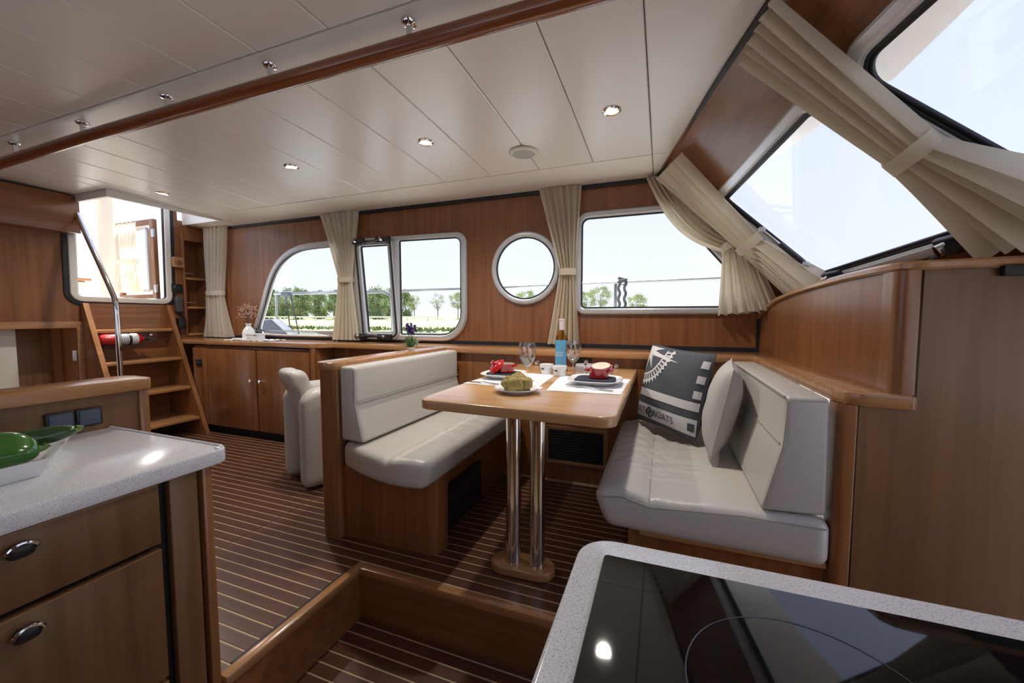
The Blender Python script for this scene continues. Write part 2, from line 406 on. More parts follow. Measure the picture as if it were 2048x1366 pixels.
def window(name, outer_loop, frame_w, holes=None, y=YW, fn=None, side=-1):
    """aluminium ring proud of the wall, dark seal, glass; fn maps (a,b,c) with c towards the outside"""
    fn = fn or xz(y)
    w = thing(name, None, None, fn(outer_loop[0][0], outer_loop[0][1], 0), kind='structure')
    inner = shrink(outer_loop, frame_w); hs = holes or [inner]
    plate([outer_loop] + [shrink(h, -.004) for h in hs], .03, fn, bevel=.006, d=-.008).obj('window_frame', 'alu', w)
    plate([shrink(outer_loop, .006)] + [shrink(h, -.010) for h in hs], .018, fn, bevel=.004, d=-.022).obj('frame_lip', 'alu', w)
    for h in hs:
        plate([shrink(h, -.006), shrink(h, .005)], .012, fn, bevel=.002, d=-.012).obj('rubber_seal', 'rubber', w)
        plate([shrink(h, -.006)], .005, fn, d=.012).obj('window_pane', 'glass', w)
    return w
window('window_1', W1, .052)
fixed = rpoly([(-1.965, .905), (-1.425, .907), (-1.425, 1.634), (-1.965, 1.642)], [.01, .17, .045, .01], 7)
sash = rpoly([(-2.285, .915), (-2.022, .917), (-2.07, 1.617), (-2.345, 1.620)], .012, 3)
win2 = window('window_2', W2, .045, [fixed, sash])
sash_o = shrink(sash, -.052)
plate([sash_o, shrink(sash, -.003)], .02, xz(YW), bevel=.004, d=-.034).obj('sash_frame', 'alu', win2)
plate([shrink(sash_o, .012), shrink(sash, -.028)], .01, xz(YW), bevel=.002, d=-.046).obj('sash_seal', 'rubber', win2)
for zz, dz in ((1.655, -1), (.882, 1)):
    hg = G().rbox(-2.39, -2.28, YW - .075, YW - .045, zz - .022, zz + .022, .004).rbox(-2.16, -2.03, YW - .075, YW - .045, zz - .022, zz + .022, .004).obj('stay_bracket', 'black', win2)
    G().tube([(-2.34, YW - .085, zz), (-2.2, YW - .088, zz + dz * .012), (-2.09, YW - .085, zz)], .007, 8).obj('stay_arm', 'black', hg)
    for xx in (-2.35, -2.09): G().lathe([(0, -.104), (.012, -.104), (.014, -.098), (.014, -.075)], (xx, YW, zz), 14, 'y').obj('stay_knob', 'chrome', hg)
window('window_3', W3p, .042)
window('window_4', W3, .045)
struct(G().box(XL, .53, YW - .006, YW, .835, .862).obj('trim_3', 'rubber', base=(0, 0, 0)))
struct(G().box(.515, .533, YW - .006, YW, .862, 1.05).obj('trim_4', 'rubber', base=(0, 0, 0)))
struct(G().rbox(XL, -.10, YW - .018, YW, 1.885, 1.912, .003, 1).obj('trim_5', 'rubber', base=(0, 0, 0)))
# ================================================================== AFT BULKHEAD
door_o = rpoly([(1.705, 1.178), (2.365, 1.172), (2.385, 2.40), (1.725, 2.40)], [.06, .06, .05, .05], 6)
low = [(1.05, -.02), (1.715, -.02), (1.715, .957), (1.05, .957)]
niche = [(2.505, .86), (2.69, .86), (2.69, 1.775), (2.505, 1.775)]
wa = struct(plate([[(-1.5, -.05), (2.72, -.05), (2.72, 1.95), (2.46, 1.95), (2.46, 2.46), (1.60, 2.46), (1.60, 2.0), (-1.5, 2.0)], shrink(door_o, .02), low, niche], .04, yz(XL - .02)).obj('wall_aft', 'cherry', base=(0, 0, 0)), 'cherry veneered bulkhead with companionway opening')
d1 = thing('door_1', None, None, (XL, 2.03, 1.175), kind='structure')
plate([shrink(door_o, -.045), shrink(door_o, -.012)], .014, yz(XL), bevel=.002, d=.004).obj('rubber_gasket', 'rubber', d1)
plate([shrink(door_o, -.014), shrink(door_o, .032)], .05, yz(XL), bevel=.008, d=-.004).obj('door_frame', 'cream', d1)
plate([shrink(door_o, .026), shrink(door_o, .036)], .03, yz(XL), bevel=.002, d=-.004).obj('door_seal', 'rubber', d1)
ld = thing('door_2', None, None, (XL, 1.4, 0), kind='structure')
plate([shrink(low, -.05), low], .02, yz(XL), bevel=.003, d=.012).obj('door_frame', 'lip_y', ld)
G().box(XL - .55, XL - .52, .9, 1.9, -.05, 1.0).box(XL - .55, XL - .04, 1.74, 1.76, -.05, 1.0).box(XL - .55, XL - .04, .9, 2.0, .98, 1.0).obj('passage_lining', 'cherry', ld)
lf = G().rbox(XL - .30, XL - .27, 1.46, 1.68, 0, .94, .004).obj('door_leaf', 'drawer', ld)
G().rbox(XL - .10, XL - .085, 1.335, 1.43, 0, .955, .003).obj('edge_strip', 'cream', ld)
G().rbox(XL - .012, XL - .002, 1.69, 1.714, .70, .78, .002).obj('hinge', 'alu', ld)
sf = struct(G().rbox(XL, XL + .12, .3, 1.735, 1.678, 1.955, .004).obj('soffit_aft', 'cherry_y', base=(0, 0, 0)), 'wooden soffit box above the lower doorway')
bk = thing('bookcase', 'narrow recessed wooden bookcase with three shelves beside the beige curtain', 'bookcase', (XL, 2.6, .86))
G().box(XL - .17, XL - .16, 2.49, 2.70, .84, 1.79).box(XL - .16, XL - .04, 2.49, 2.504, .84, 1.79).box(XL - .16, XL - .04, 2.691, 2.70, .84, 1.79).box(XL - .16, XL - .04, 2.504, 2.691, 1.776, 1.79).obj('carcass', 'cherry', bk)
for zz in (.86, 1.12, 1.40):
    s_ = G().rbox(XL - .158, XL + .012, 2.506, 2.689, zz, zz + .022, .004).obj('shelf', 'lip_y', bk)
    if zz > .9: G().tube([(XL - .005, 2.508, zz + .06), (XL - .005, 2.688, zz + .06)], .004, 8).obj('fiddle_rail', 'chrome', s_)
G().rbox(XL, XL + .012, 2.478, 2.503, .86, 1.85, .004).obj('side_stile', 'cherry', bk)
# ================================================================== CEILING
HX, HY0, HY1 = -3.79, 1.735, 2.50           # companionway hatch cut-out
def roofbox(g, x0, x1, y0, y1, n=6):
    def q(t): return y0 + (y1 - y0) * t
    v = []; f = []
    for i in range(n + 1):
        y = q(i / n); z = cz(y)
        v += [(x0, y, z + .014), (x1, y, z + .014), (x1, y, z + .06), (x0, y, z + .06)]
    for i in range(n):
        for k in range(4): f.append((i * 4 + k, i * 4 + (k + 1) % 4, i * 4 + 4 + (k + 1) % 4, i * 4 + 4 + k))
    f += [(3, 2, 1, 0), tuple(n * 4 + k for k in range(4))]
    g.add(v, f)
rg = G(); roofbox(rg, HX + .02, -.05, -1.5, YW + .05, 14); roofbox(rg, XL, HX + .02, -1.5, HY0 - .02, 10); roofbox(rg, XL, HX + .02, HY1 + .02, YW + .05, 3)
ce = struct(rg.obj('ceiling', 'ceilgap', base=(0, 0, 0)), 'off-white panelled headlining with a slight camber')
def edge_x(y):
    pts = [(-1.5, .30), (-.6, .42), (.2, .44), (.8, .395), (1.2, .322), (1.43, .262), (1.70, .19), (1.95, .128), (2.35, .04), (2.7, -.067), (2.8, -.1)]
    for (a, p), (b, q) in zip(pts, pts[1:]):
        if a <= y <= b: return p + (q - p) * (y - a) / (b - a)
    return pts[-1][1]
def cpanel(x0, x1, y0, y1, n=6, name='ceiling_panel'):
    g = 0.0018; fx0 = x0 if callable(x0) else (lambda y: x0 + g); fx1 = x1 if callable(x1) else (lambda y: x1 - g)
    v = []; f = []
    y0 += g; y1 -= g
    for i in range(n + 1):
        y = y0 + (y1 - y0) * i / n; z = cz(y); a, b = fx0(y), fx1(y); e = .004
        ye = y + (e if i == 0 else -e if i == n else 0)
        v += [(a + e, ye, z), (b - e, ye, z), (b, y, z + .004), (b, y, z + .014), (a, y, z + .014), (a, y, z + .004)]
    for i in range(n):
        for k in range(6): f.append((i * 6 + k, i * 6 + 6 + k, i * 6 + 6 + (k + 1) % 6, i * 6 + (k + 1) % 6))
    f += [tuple(range(6)), tuple(n * 6 + k for k in range(6))[::-1]]
    return G().add(v, f).obj(name, 'ceil', ce, angle=20)
xs = [-.075 - .3225 * k for k in range(12)] + [HX + .0]
xs = [x for x in xs if x > HX + .05] + [HX + .02]
for a, b in zip(xs, xs[1:]):
    cpanel(b, a, 1.065 + .125, 2.37); cpanel(b, a, -1.5, 1.065, 10)
cpanel(XL, HX + .02, -1.5, 1.065, 10); cpanel(XL, HX + .02, 1.19, HY0 - .02)
cpanel(XL, -.075, 1.065, 1.19, 1, 'centre_strip'); cpanel(HX + .02, -.075, 2.37, YW, 3, 'side_border'); cpanel(XL, HX + .02, HY1 + .02, YW, 2, 'side_border')
cpanel(-.075, lambda y: edge_x(y), -1.5, 2.37, 16, 'front_panel'); cpanel(-.075, lambda y: edge_x(y), 2.37, YW, 4, 'side_border')
hc = G()
for a, b, c, d in ((HX, HX + .02, HY0, HY1), (XL, HX + .02, HY0 - .02, HY0), (XL, HX + .02, HY1, HY1 + .02)): hc.box(a, b, c, d, cz(2.1) - .035, cz(2.1) + .13)
hc.obj('hatch_coaming', 'hull', ce)
tp = [(edge_x(y) + .012, y, cz(y) - .006) for y in [-1.4 + .1 * k for k in range(41)] + [2.68]]
struct(sweep(tp, [(-.014, -.012), (.03, -.012), (.03, .03), (-.014, .03)]).obj('trim_6', 'rubber', base=(0, 0, 0)))
# ================================================================== WINDSCREEN (raked plane)
WO = V((-.067, 2.7, 1.91)); WE = V((.2506, -.967, .0457)).normalized()
wm = V((1.84, 0, -2.0)).normalized(); WD = (wm - WE * wm.dot(WE)).normalized(); WN = WD.cross(WE).normalized()
if WN.z < 0: WN = -WN
def ws(a, b, c=0.): return WO + WE * a + WD * b + WN * c
g4 = rpoly([(.432, .372), (1.195, .318), (1.325, .885), (.581, .93)], [.03, .05, .05, .05], 6)
g5 = rpoly([(1.362, .315), (2.25, .30), (2.40, .88), (1.535, .89)], [.07, .06, .06, .06], 7)
fo4, fo5 = shrink(g4, -.050), shrink(g5, -.055)
wsp = [(0, 0), (.137 * 1.17, 1.17), (3.0, 1.17), (2.75, 0)]
struct(plate([wsp, shrink(fo4, .012), shrink(fo5, .012)], .03, lambda a, b, c: ws(a, b, c + .016)).obj('wall_forward', 'cherry_y', base=(0, 0, 0)), 'raked wooden windscreen surround')
w5 = window('window_5', fo4, .050, [g4], fn=lambda a, b, c: ws(a, b, c + .004))
w6 = window('window_6', fo5, .055, [g5], fn=lambda a, b, c: ws(a, b, c + .004))
plate([shrink(g5, .003), shrink(g5, .015)], .012, lambda a, b, c: ws(a, b, c - .002), bevel=.003).obj('seal_bead', 'rubber', w6)
plate([shrink(g4, .002), shrink(g4, .016)], .012, lambda a, b, c: ws(a, b, c - .004), bevel=.003).obj('seal_bead', 'rubber', w5)
# roof overhang outside the windscreen
struct(G().prism([(-.10, 2.75), (.0, 2.45), (.10, 2.05), (.24, 1.4), (.36, .8), (.40, .2), (.26, -1.5), (.84, -1.5), (.86, .2), (.86, 1.6), (.845, 2.1), (.72, 2.42), (.63, 2.8), (.52, 3.0), (.2, 3.05), (-4.0, 3.05), (-4.0, 2.75)], lambda a, b, d: (a, b, d), 2.0, 2.05).obj('roof_overhang', 'hull', base=(0, 0, 0)))
def strut(p0, p1, r=.011):
    a, b = V(p0), V(p1); t = thing('gas_strut', 'black gas strut with silver rod mounted along the opening windscreen pane', 'gas strut', tuple((a + b) / 2))
    G().tube([a, a.lerp(b, .58)], r, 12).obj('cylinder', 'black', t); G().tube([a.lerp(b, .56), b], r * .45, 8).obj('rod', 'chrome', t)
    for p in (a, b): G().rbox(p.x - .014, p.x + .014, p.y - .012, p.y + .012, p.z - .012, p.z + .012, .003).obj('end_fitting', 'alu', t)
    return t
s1 = strut(ws(1.342, .80, -.036), ws(1.292, .585, -.036)); s1['label'] = 'black gas strut with printed label under the tied windscreen curtain'
G().rbox(-.03, .03, -.0005, .0005, -.008, .008, .0004, 1).map(lambda p: ws(1.318 + p.z + p.x * .23, .695 + p.x, -.0475 + p.y)).obj('rating_label', 'labelw', s1)
s2 = strut(ws(.612, .84, -.034), ws(.545, .60, -.034)); s2['label'] = 'black gas strut beside the corner curtain on the outboard windscreen edge'
def latch(a, b, label):
    p = ws(a, b, -.03); t = thing('window_latch', label, 'latch', tuple(p))
    G().rbox(-.05, .05, -.03, .03, 0, .022, .005).map(lambda q: ws(a + q.x, b + q.y, -.028 - q.z)).obj('bracket', 'black', t)
    G().tube([ws(a - .13, b + .055, -.045), ws(a - .03, b + .01, -.062), ws(a + .03, b - .012, -.075)], [.009, .013, .018], 10).obj('lever', 'black', t)
    G().tube([ws(a - .004, b - .006, -.062), ws(a - .014, b - .010, -.082)], .020, 16).obj('turn_knob', 'chrome', t)
latch(1.262, .905, 'black window latch with silver turn knob above the wooden dash')
latch(.715, .935, 'small black window latch at the outer corner of the dash')
# ================================================================== STARBOARD SIDE (behind the camera)
ws_ = [rpoly([(x, .9), (x + 1.3, .9), (x + 1.3, 1.75), (x, 1.75)], .08, 4) for x in (-3.6, -1.9)]  # openings out of view; the second is added for bluish fill on the seats
struct(plate([[(XL, -.3), (XR, -.3), (XR, 1.2), (.4, 1.91), (XL, 1.93)]] + ws_, .05, xz(-1.525)).obj('wall_starboard', 'cherry', base=(0, 0, 0)), 'cherry veneered starboard wall with windows, one added for fill light')
for k, w in enumerate(ws_): plate([w], .005, xz(-1.52)).obj('window_pane', 'glass', bpy.data.objects['wall_starboard'])
# ================================================================== CONTINUOUS WOODEN LEDGE
led = [(XL, 2.70), (XL, 2.349), (-3.80, 2.349), (-3.79, 2.335), (-2.575, 2.335), (-2.44, 2.45), (-1.535, 2.45), (-1.535, 1.405), (-1.40, 1.405), (-1.40, 2.42), (.468, 2.42), (.475, 1.44), (.50, 1.375), (.64, 1.362), (.64, 1.43), (.60, 1.43), (.535, 2.70)]
rad = [0, 0, 0, 0, .05, .06, .02, .06, .06, .02, .03, .05, .06, .01, 0, 0, 0]
tag(G().prism(rpoly(led, rad, 5), lambda a, b, d: (a, b, d), .797, .835, .006, 2).obj('wooden_ledge', 'lip_x'), 'long varnished wooden ledge running round the dinette below the windows', 'ledge')
# ---- cabinet under the side windows
cb = thing('side_cabinet', 'cherry cabinet with two doors below the arched side window', 'cabinet', (-3.3, 2.5, 0))
G().box(-3.99, -2.585, 2.372, 2.69, .075, .785).obj('carcass', 'cherry', cb)
G().box(-3.99, -2.60, 2.41, 2.69, .0, .075).obj('toe_kick', 'dark', cb)
G().rbox(-2.58, -2.545, 2.35, 2.69, 0, .797, .004).obj('end_panel', 'cherry', cb)
G().rbox(-3.985, -3.805, 2.350, 2.370, .075, .765, .003).obj('fixed_panel', 'cherry', cb)
for x0, x1, kx in ((-3.797, -3.187, -3.232), (-3.173, -2.592, -3.122)):
    dd = G().rbox(x0, x1, 2.350, 2.370, .075, .765, .004).obj('door', 'cherry', cb)
    G().lathe([(0, -.032), (.010, -.031), (.015, -.024), (.014, -.017), (.006, -.012), (.006, .002)], (kx, 2.35, .503), 16, 'y').obj('knob', 'chrome', dd)
cu_ = G().rbox(-3.945, -3.86, 2.343, 2.352, .60, .66, .004).obj('control_unit', 'black', cb)
G().rbox(-3.93, -3.875, 2.341, 2.344, .622, .640, .001, 1).obj('display', 'handset', cu_)
G().box(-2.54, -1.54, 2.56, 2.59, 0, .797).obj('kneehole_back', 'cherry', cb)
# ---- partition behind the aft bench
pt = thing('bench_partition', 'low wooden partition with rounded post behind the aft bench', 'partition', (-1.465, 1.9, 0))
G().box(-1.492, -1.412, 1.44, 2.44, 0, .797).obj('panel', 'cherry', pt)
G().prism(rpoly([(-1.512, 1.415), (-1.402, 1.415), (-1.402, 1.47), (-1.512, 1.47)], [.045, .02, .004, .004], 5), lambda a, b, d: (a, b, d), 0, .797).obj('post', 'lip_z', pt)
# ================================================================== BENCHES
def smooth(x): return x * x * (3 - 2 * x)
def wrinkle(x, y, sx, sy): return math.sin(x * sx + 1.7 * math.sin(y * sy)) * math.sin(y * sy * 1.7 + 2.1 * math.sin(x * sx * .37) + .6)
# aft (left) bench
bl = thing('dinette_bench', 'off-white leather dinette bench backed by the low wooden partition', 'bench', (-1.15, 1.9, 0))
G().prism(rpoly([(-1.399, 1.445), (-.90, 1.455), (-.90, 1.56), (-.96, 1.56), (-.96, 2.415), (-1.399, 2.415)], [.002, .05, .01, 0, 0, 0], 5), lambda a, b, d: (a, b, d), 0, .345).obj('base_panel', 'cherry', bl)
G().rbox(-.962, -.94, 1.6, 2.0, .02, .24, .004).obj('locker_hatch', 'black', bl)
def seatL(p):
    x, y, z = p
    if y < 1.75:
        k = smooth((1.75 - y) / .35); bul = .09 * math.sin(max(0, min(1, (x + 1.44) / .56)) ** 1.5 * math.pi * .72)
        y -= k * bul; y += k * .03 * max(0, 1 - (x + 1.44) / .18)
    if z > .42:
        z += .030 * max(0, (-x - 1.10)) - .010 * math.exp(-((x + 1.075) / .014) ** 2)
        z += .012 * math.exp(-((x + .97) / .07) ** 2)
        z += .008 * wrinkle(y, x, 95, 30) * math.exp(-((x + 1.02) / .14) ** 2) * smooth(min(1, max(0, (y - 1.45) / .3)))
    else:
        x += .02 * max(0, (.42 - z)) / .1 * -1 if x > -1.0 else 0
    return (x, y, z)
G().cushion(-1.398, -.872, 1.42, 2.42, .335, .452, .035, (44, 70, 8), seatL).obj('seat_cushion', 'leather', bl, angle=0 or 60)
def backG(prof, y0, y1, r=.018):
    b = bmesh.new(); n = len(prof); ns = 30; rings = []
    for j in range(ns + 1):
        y = y0 + (y1 - y0) * j / ns; rings.append([b.verts.new((a, y, c)) for a, c in prof])
    b.faces.new(rings[0]); b.faces.new(rings[-1][::-1])
    for j in range(ns):
        for i in range(n): b.faces.new((rings[j][i], rings[j + 1][i], rings[j + 1][(i + 1) % n], rings[j][(i + 1) % n]))
    bmesh.ops.recalc_face_normals(b, faces=b.faces[:])
    ed = [e for e in b.edges if len(e.link_faces) == 2 and e.calc_face_angle(0) > .6]
    bmesh.ops.bevel(b, geom=ed, offset=r, segments=3, profile=.5, affect='EDGES')
    return G().bm(b)
pl = [(-1.397, .470), (-1.262, .468), (-1.312, .645), (-1.306, .655), (-1.306, .818), (-1.397, .818)]
G_ = backG(pl, 1.43, 2.41); bc = G_.obj('backrest_cushion', 'leather', bl, angle=50)
G().tube([(-1.302, 1.45, .65), (-1.302, 2.40, .65)], .0022, 6).obj('stitched_seam', 'piping', bc)
G().tube([(-1.275, 1.432, .475), (-1.312, 1.432, .64), (-1.311, 1.432, .80)], .0025, 6).obj('piping', 'piping', bc)
# forward (right) bench
br = thing('dinette_bench', 'off-white leather dinette bench with two cushions beside the tall wooden panel', 'bench', (.15, 1.9, 0))
G().prism([(-.10, 1.455), (.472, 1.43), (.472, 2.415), (-.10, 2.415)], lambda a, b, d: (a, b, d), 0, .305).obj('base_panel', 'cherry', br)
G().rbox(-.06, .474, 1.405, 1.455, .292, .312, .004).obj('seat_board', 'lip_x', br)
def seatR(p):
    x, y, z = p
    if y < 1.7: y += smooth((1.7 - y) / .3) * (-.012 - .03 * (x - .12))
    if z > .40:
        z += .028 * (x - .0) if x > 0 else -.02 * x * 0
        z -= .011 * math.exp(-((x + .03) / .012) ** 2)
        z += .016 * math.exp(-((x + .12) / .06) ** 2) - .006 * math.exp(-((x - .05) / .08) ** 2)
        z += .0075 * wrinkle(y, x, 88, 26) * math.exp(-((x + .02) / .16) ** 2) * smooth(min(1, max(0, (y - 1.45) / .25)))
    else:
        if x < -.1: x += (.40 - z) * .40
        z += .012 * (x - .1) * 0
    return (x, y, z)
sc_ = G().cushion(-.215, .476, 1.40, 2.42, .302, .435, .035, (52, 70, 8), seatR).obj('seat_cushion', 'leather', br, angle=60)
G().tube([(-.19, 1.397, .412), (-.12, 1.393, .425), (-.03, 1.39, .404), (.08, 1.386, .414), (.25, 1.381, .428), (.46, 1.375, .428)], .0022, 6).obj('piping', 'piping', sc_)
G().tube([(-.03, 1.40, .4275), (-.03, 2.2, .4275)], .0018, 6).obj('stitched_seam', 'piping', sc_)
pr = [(.298, .447), (.468, .455), (.462, .81), (.352, .808), (.352, .665), (.346, .655)]
bc2 = backG(pr, 1.40, 2.41, .014).obj('backrest_cushion', 'leather', br, angle=50)
G().tube([(.305, 1.402, .462), (.350, 1.402, .65), (.360, 1.402, .795), (.45, 1.402, .80)], .0025, 6).obj('piping', 'piping', bc2)
G().tube([(.344, 1.42, .658), (.344, 2.40, .658)], .0022, 6).obj('stitched_seam', 'piping', bc2)
G().tube([(.350, 1.41, .806), (.350, 2.40, .806)], .003, 6).obj('top_piping', 'piping', bc2)
# ---- panel under the ledge at the end of the table
bp = thing('ledge_panel', 'cherry panel with black air vent below the table end', 'panel', (-.45, 2.46, 0))
G().box(-1.40, .0, 2.452, 2.475, 0, .797).obj('veneer_panel', 'cherry', bp)
vt = plate([[(-.70, .105), (-.298, .105), (-.298, .352), (-.70, .352)], [(-.672, .13), (-.326, .13), (-.326, .327), (-.672, .327)]], .02, xz(2.452), bevel=.004).obj('vent_frame', 'lip_x', bp)
G().box(-.672, -.326, 2.448, 2.451, .13, .327).obj('vent_backing', 'dark', vt)
s0 = G().rbox(-.672, -.326, 2.441, 2.449, 0, .011, .002, 1).obj('slat', 'black', vt); s0.location = (0, 0, .135)
for k in range(1, 11): inst(s0, (0, 0, .135 + .0178 * k), vt)
# ---- forward partition, dash and side panel
def capz(y):
    pts = [(1.30, 1.193), (1.45, 1.195), (1.71, 1.191), (1.99, 1.177), (2.2, 1.163), (2.40, 1.142), (2.55, 1.108), (2.7, 1.055), (2.8, 1.02)]
    for (a, p), (b, q) in zip(pts, pts[1:]):
        if a <= y <= b: return p + (q - p) * (y - a) / (b - a)
    return 1.19
def capx(y): return .594 - .064 * (y - 1.42) / 1.28
fp = thing('helm_partition', 'tall cherry partition with curved top and rounded post beside the forward bench', 'partition', (.9, 1.6, -.22))
ysd = [1.42 + (2.70 - 1.42) * k / 24 for k in range(25)]
pv = [(capx(y), y, .835) for y in ysd] + [(capx(y), y, capz(y) - .02) for y in ysd]; pv2 = [(x + .025, y, z) for x, y, z in pv]
n_ = 25; ff = []
for i in range(n_ - 1): ff += [(i, i + n_, i + n_ + 1, i + 1), (50 + i, 51 + i, 51 + i + n_, 50 + i + n_)]
ff += [(0, 50, 75, 25)]
G().add(pv + pv2, ff).obj('side_panel', 'cherry', fp)
G().prism([(.525, -.22), (1.5, -.22), (1.5, 1.172), (.648, 1.172), (.648, .80), (.525, .80)], lambda a, b, d: (a, d, b), 1.388, 1.415).obj('face_panel', 'drawer', fp)
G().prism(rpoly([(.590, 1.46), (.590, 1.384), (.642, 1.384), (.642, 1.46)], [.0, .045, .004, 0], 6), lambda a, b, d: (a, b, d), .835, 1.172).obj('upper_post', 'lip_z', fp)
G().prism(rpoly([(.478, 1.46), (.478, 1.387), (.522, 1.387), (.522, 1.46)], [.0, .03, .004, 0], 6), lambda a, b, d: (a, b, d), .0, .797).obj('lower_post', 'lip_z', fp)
cp = [(capx(y) + .005, y, capz(y) - .011) for y in [2.72 - .08 * k for k in range(16)]] + [(.604, 1.43, 1.184), (.612, 1.406, 1.184), (.632, 1.393, 1.184), (.66, 1.39, 1.184), (.9, 1.39, 1.188), (1.5, 1.39, 1.195)]
sweep(cp, [(-.022, -.012), (.014, -.012), (.020, -.006), (.020, .006), (.014, .012), (-.022, .012)]).obj('cap_rail', 'lip_y', fp)
G().rbox(.79, 1.5, 1.366, 1.386, 1.150, 1.176, .003).obj('blind_cassette', 'black', fp)
dash = [2.70 - .1 * k for k in range(14)]
G().grid(lambda u, v: (capx(1.40 + 1.3 * v) + .015 + u * .75, 1.40 + 1.3 * v, capz(1.40 + 1.3 * v) - .012), 6, 26).obj('dash_top', 'cherry_y', fp)
# ================================================================== TABLE
tb = thing('dinette_table', 'pale wooden dinette table on twin chrome pedestal legs', 'table', (-.5, 1.6, 0))
ttop = G().prism(rpoly([(-.865, 1.265), (-.128, 1.235), (-.136, 2.44), (-.872, 2.44)], [.055, .055, .006, .006], 7), lambda a, b, d: (a, b, d), .700, .737, .006, 3).obj('tabletop', 'tabletop', tb)
for x, y in ((-.556, 1.49), (-.456, 1.497)):
    lg = G().lathe([(0, .03), (.031, .03), (.031, .70)], (x, y, 0), 32).obj('leg', 'chrome', tb)
G().prism(rpoly([(-.655, 1.435), (-.385, 1.445), (-.385, 1.565), (-.655, 1.555)], .059, 8), lambda a, b, d: (a, b, d), 0.0, .038, .008, 3).obj('foot', 'lip_x', tb)
def knob(x): 
    t = thing('table_catch', 'small chrome catch knob fixed on the panel %s' % ('beside the oval tin' if x > -.5 else 'beside the white cups'), 'catch', (x, 2.44, .745))
    G().lathe([(0, -.05), (.010, -.049), (.012, -.04), (.009, -.032), (.006, -.026), (.006, .012)], (x, 2.452, .752), 14, 'y').obj('pin', 'chrome', t)
    G().lathe([(.0, -.012), (.014, -.012), (.014, 0)], (x, 2.452, .752), 14, 'y').obj('collar', 'chrome', t)
knob(-.745); knob(-.255)
so = thing('wall_socket', 'black double wall socket on the cherry panel behind the wine glass', 'socket', (-.45, 2.45, .75))
G().rbox(-.51, -.405, 2.441, 2.452, .745, .793, .003).obj('plate', 'black', so); G().lathe([(0, -.003), (.012, -.003), (.014, 0)], (-.435, 2.441, .769), 16, 'y').obj('outlet', 'chrome', so)
# ================================================================== TUB CHAIR
ca, sa = math.cos(math.radians(-23)), math.sin(math.radians(-23)); CO = V((-2.32, 1.875, 0))
def ch(p): return (CO.x + p[0] * ca - p[1] * sa, CO.y + p[0] * sa + p[1] * ca, p[2])
tcc = thing('tub_chair', 'off-white leather tub chair with slab arms beside the wooden partition', 'chair', ch((.2, .22, 0)))
for x0, x1 in ((0, .115), (.275, .40)):
    def arm(p):
        x, y, z = p
        if z > .40 and y < .12: z -= .05 * ((.12 - y) / .12) ** 2 * (z - .40) / .2
        return ch((x, y, z))
    G().cushion(x0, x1, 0, .46, .012, .615, .05, (8, 18, 20), arm).obj('arm', 'leather', tcc, angle=60)
def bkf(p):
    x, y, z = p
    y -= (z - .25) * .30; 
    if z > .62: y -= .02 * math.sin((x - .05) * 9)
    return ch((x, y, z))
G().cushion(.075, .315, .10, .22, .22, .725, .045, (14, 8, 18), bkf).obj('backrest', 'leather', tcc, angle=60)
G().cushion(.11, .28, .10, .46, .30, .42, .04, (8, 12, 6), ch).obj('seat', 'leather', tcc, angle=60)
# ================================================================== COMPANIONWAY STAIRS
stt = thing('companion_stairs', 'steep wooden companionway stairs with four open treads', 'stairs', (-4.05, 2.05, 0))
def fx(z): return -4.262 + (1.15 - z) * .405
for y0, y1 in ((1.748, 1.782), (2.312, 2.346)):
    st = G().prism([(XL + .005, 0), (fx(0), 0), (fx(1.15), 1.15), (XL + .005, 1.15)], lambda a, b, d: (a, d, b), y0, y1).obj('stringer', 'cherry', stt)
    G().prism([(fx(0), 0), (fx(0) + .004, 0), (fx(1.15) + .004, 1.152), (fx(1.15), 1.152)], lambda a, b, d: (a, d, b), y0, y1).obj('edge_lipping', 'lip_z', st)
for z in (.155, .42, .68, .94): G().rbox(XL + .02, fx(z) - .005, 1.782, 2.312, z - .028, z, .006).obj('tread', 'lip_y', stt)
G().box(XL + .004, XL + .012, 1.782, 2.312, .0, 1.15).obj('back_board', 'cherry_y', stt)
hr = thing('stair_handrail', 'bent chrome handrail rising beside the companionway stairs', 'handrail', (-3.75, 1.72, 0))
G().tube([(-3.75, 1.72, .0), (-3.75, 1.72, 1.06)] + [(-3.75 - .05 * (1 - math.cos(t)) , 1.72, 1.06 + .16 * math.sin(t) * 1.0) for t in (.3, .6, .9)] + [(-3.90, 1.72, 1.39), (-4.06, 1.72, 1.63), (-4.16, 1.72, 1.785), (-4.20, 1.722, 1.84), (-4.24, 1.722, 1.868), (-4.295, 1.722, 1.872)], .0165, 14).obj('tube', 'chrome', hr, angle=60)
G().lathe([(.0, .012), (.035, .012), (.038, .004), (.038, 0)], (-3.75, 1.72, 0), 20).obj('foot_flange', 'chrome', hr)
G().lathe([(.036, 0), (.036, .006), (0, .008)], (XL, 1.722, 1.872), 20, 'x').obj('wall_flange', 'chrome', hr)
fe = thing('fire_extinguisher', 'red fire extinguisher lying under the top stair tread', 'fire extinguisher', (-4.17, 2.0, .80))
ey = lambda pr: G().lathe(pr, (-4.17, 0, .856), 22, 'y')
ey([(0, 1.79), (.035, 1.795), (.048, 1.82), (.048, 2.035), (.035, 2.06), (.018, 2.07), (.016, 2.085), (0, 2.085)]).obj('cylinder', 'redpaint', fe)
lb = ey([(.0488, 1.905), (.0488, 1.965)]).obj('paper_label', 'labelw', fe); ey([(.0488, 1.985), (.0488, 2.03)]).obj('paper_label', 'labelw', fe)
ey([(.050, 1.966), (.050, 1.984)]).obj('black_strap', 'black', fe)
for k in range(4): ey([(.0492, 1.914 + .0125 * k), (.0492, 1.920 + .0125 * k)]).obj('print_line', 'print', lb)
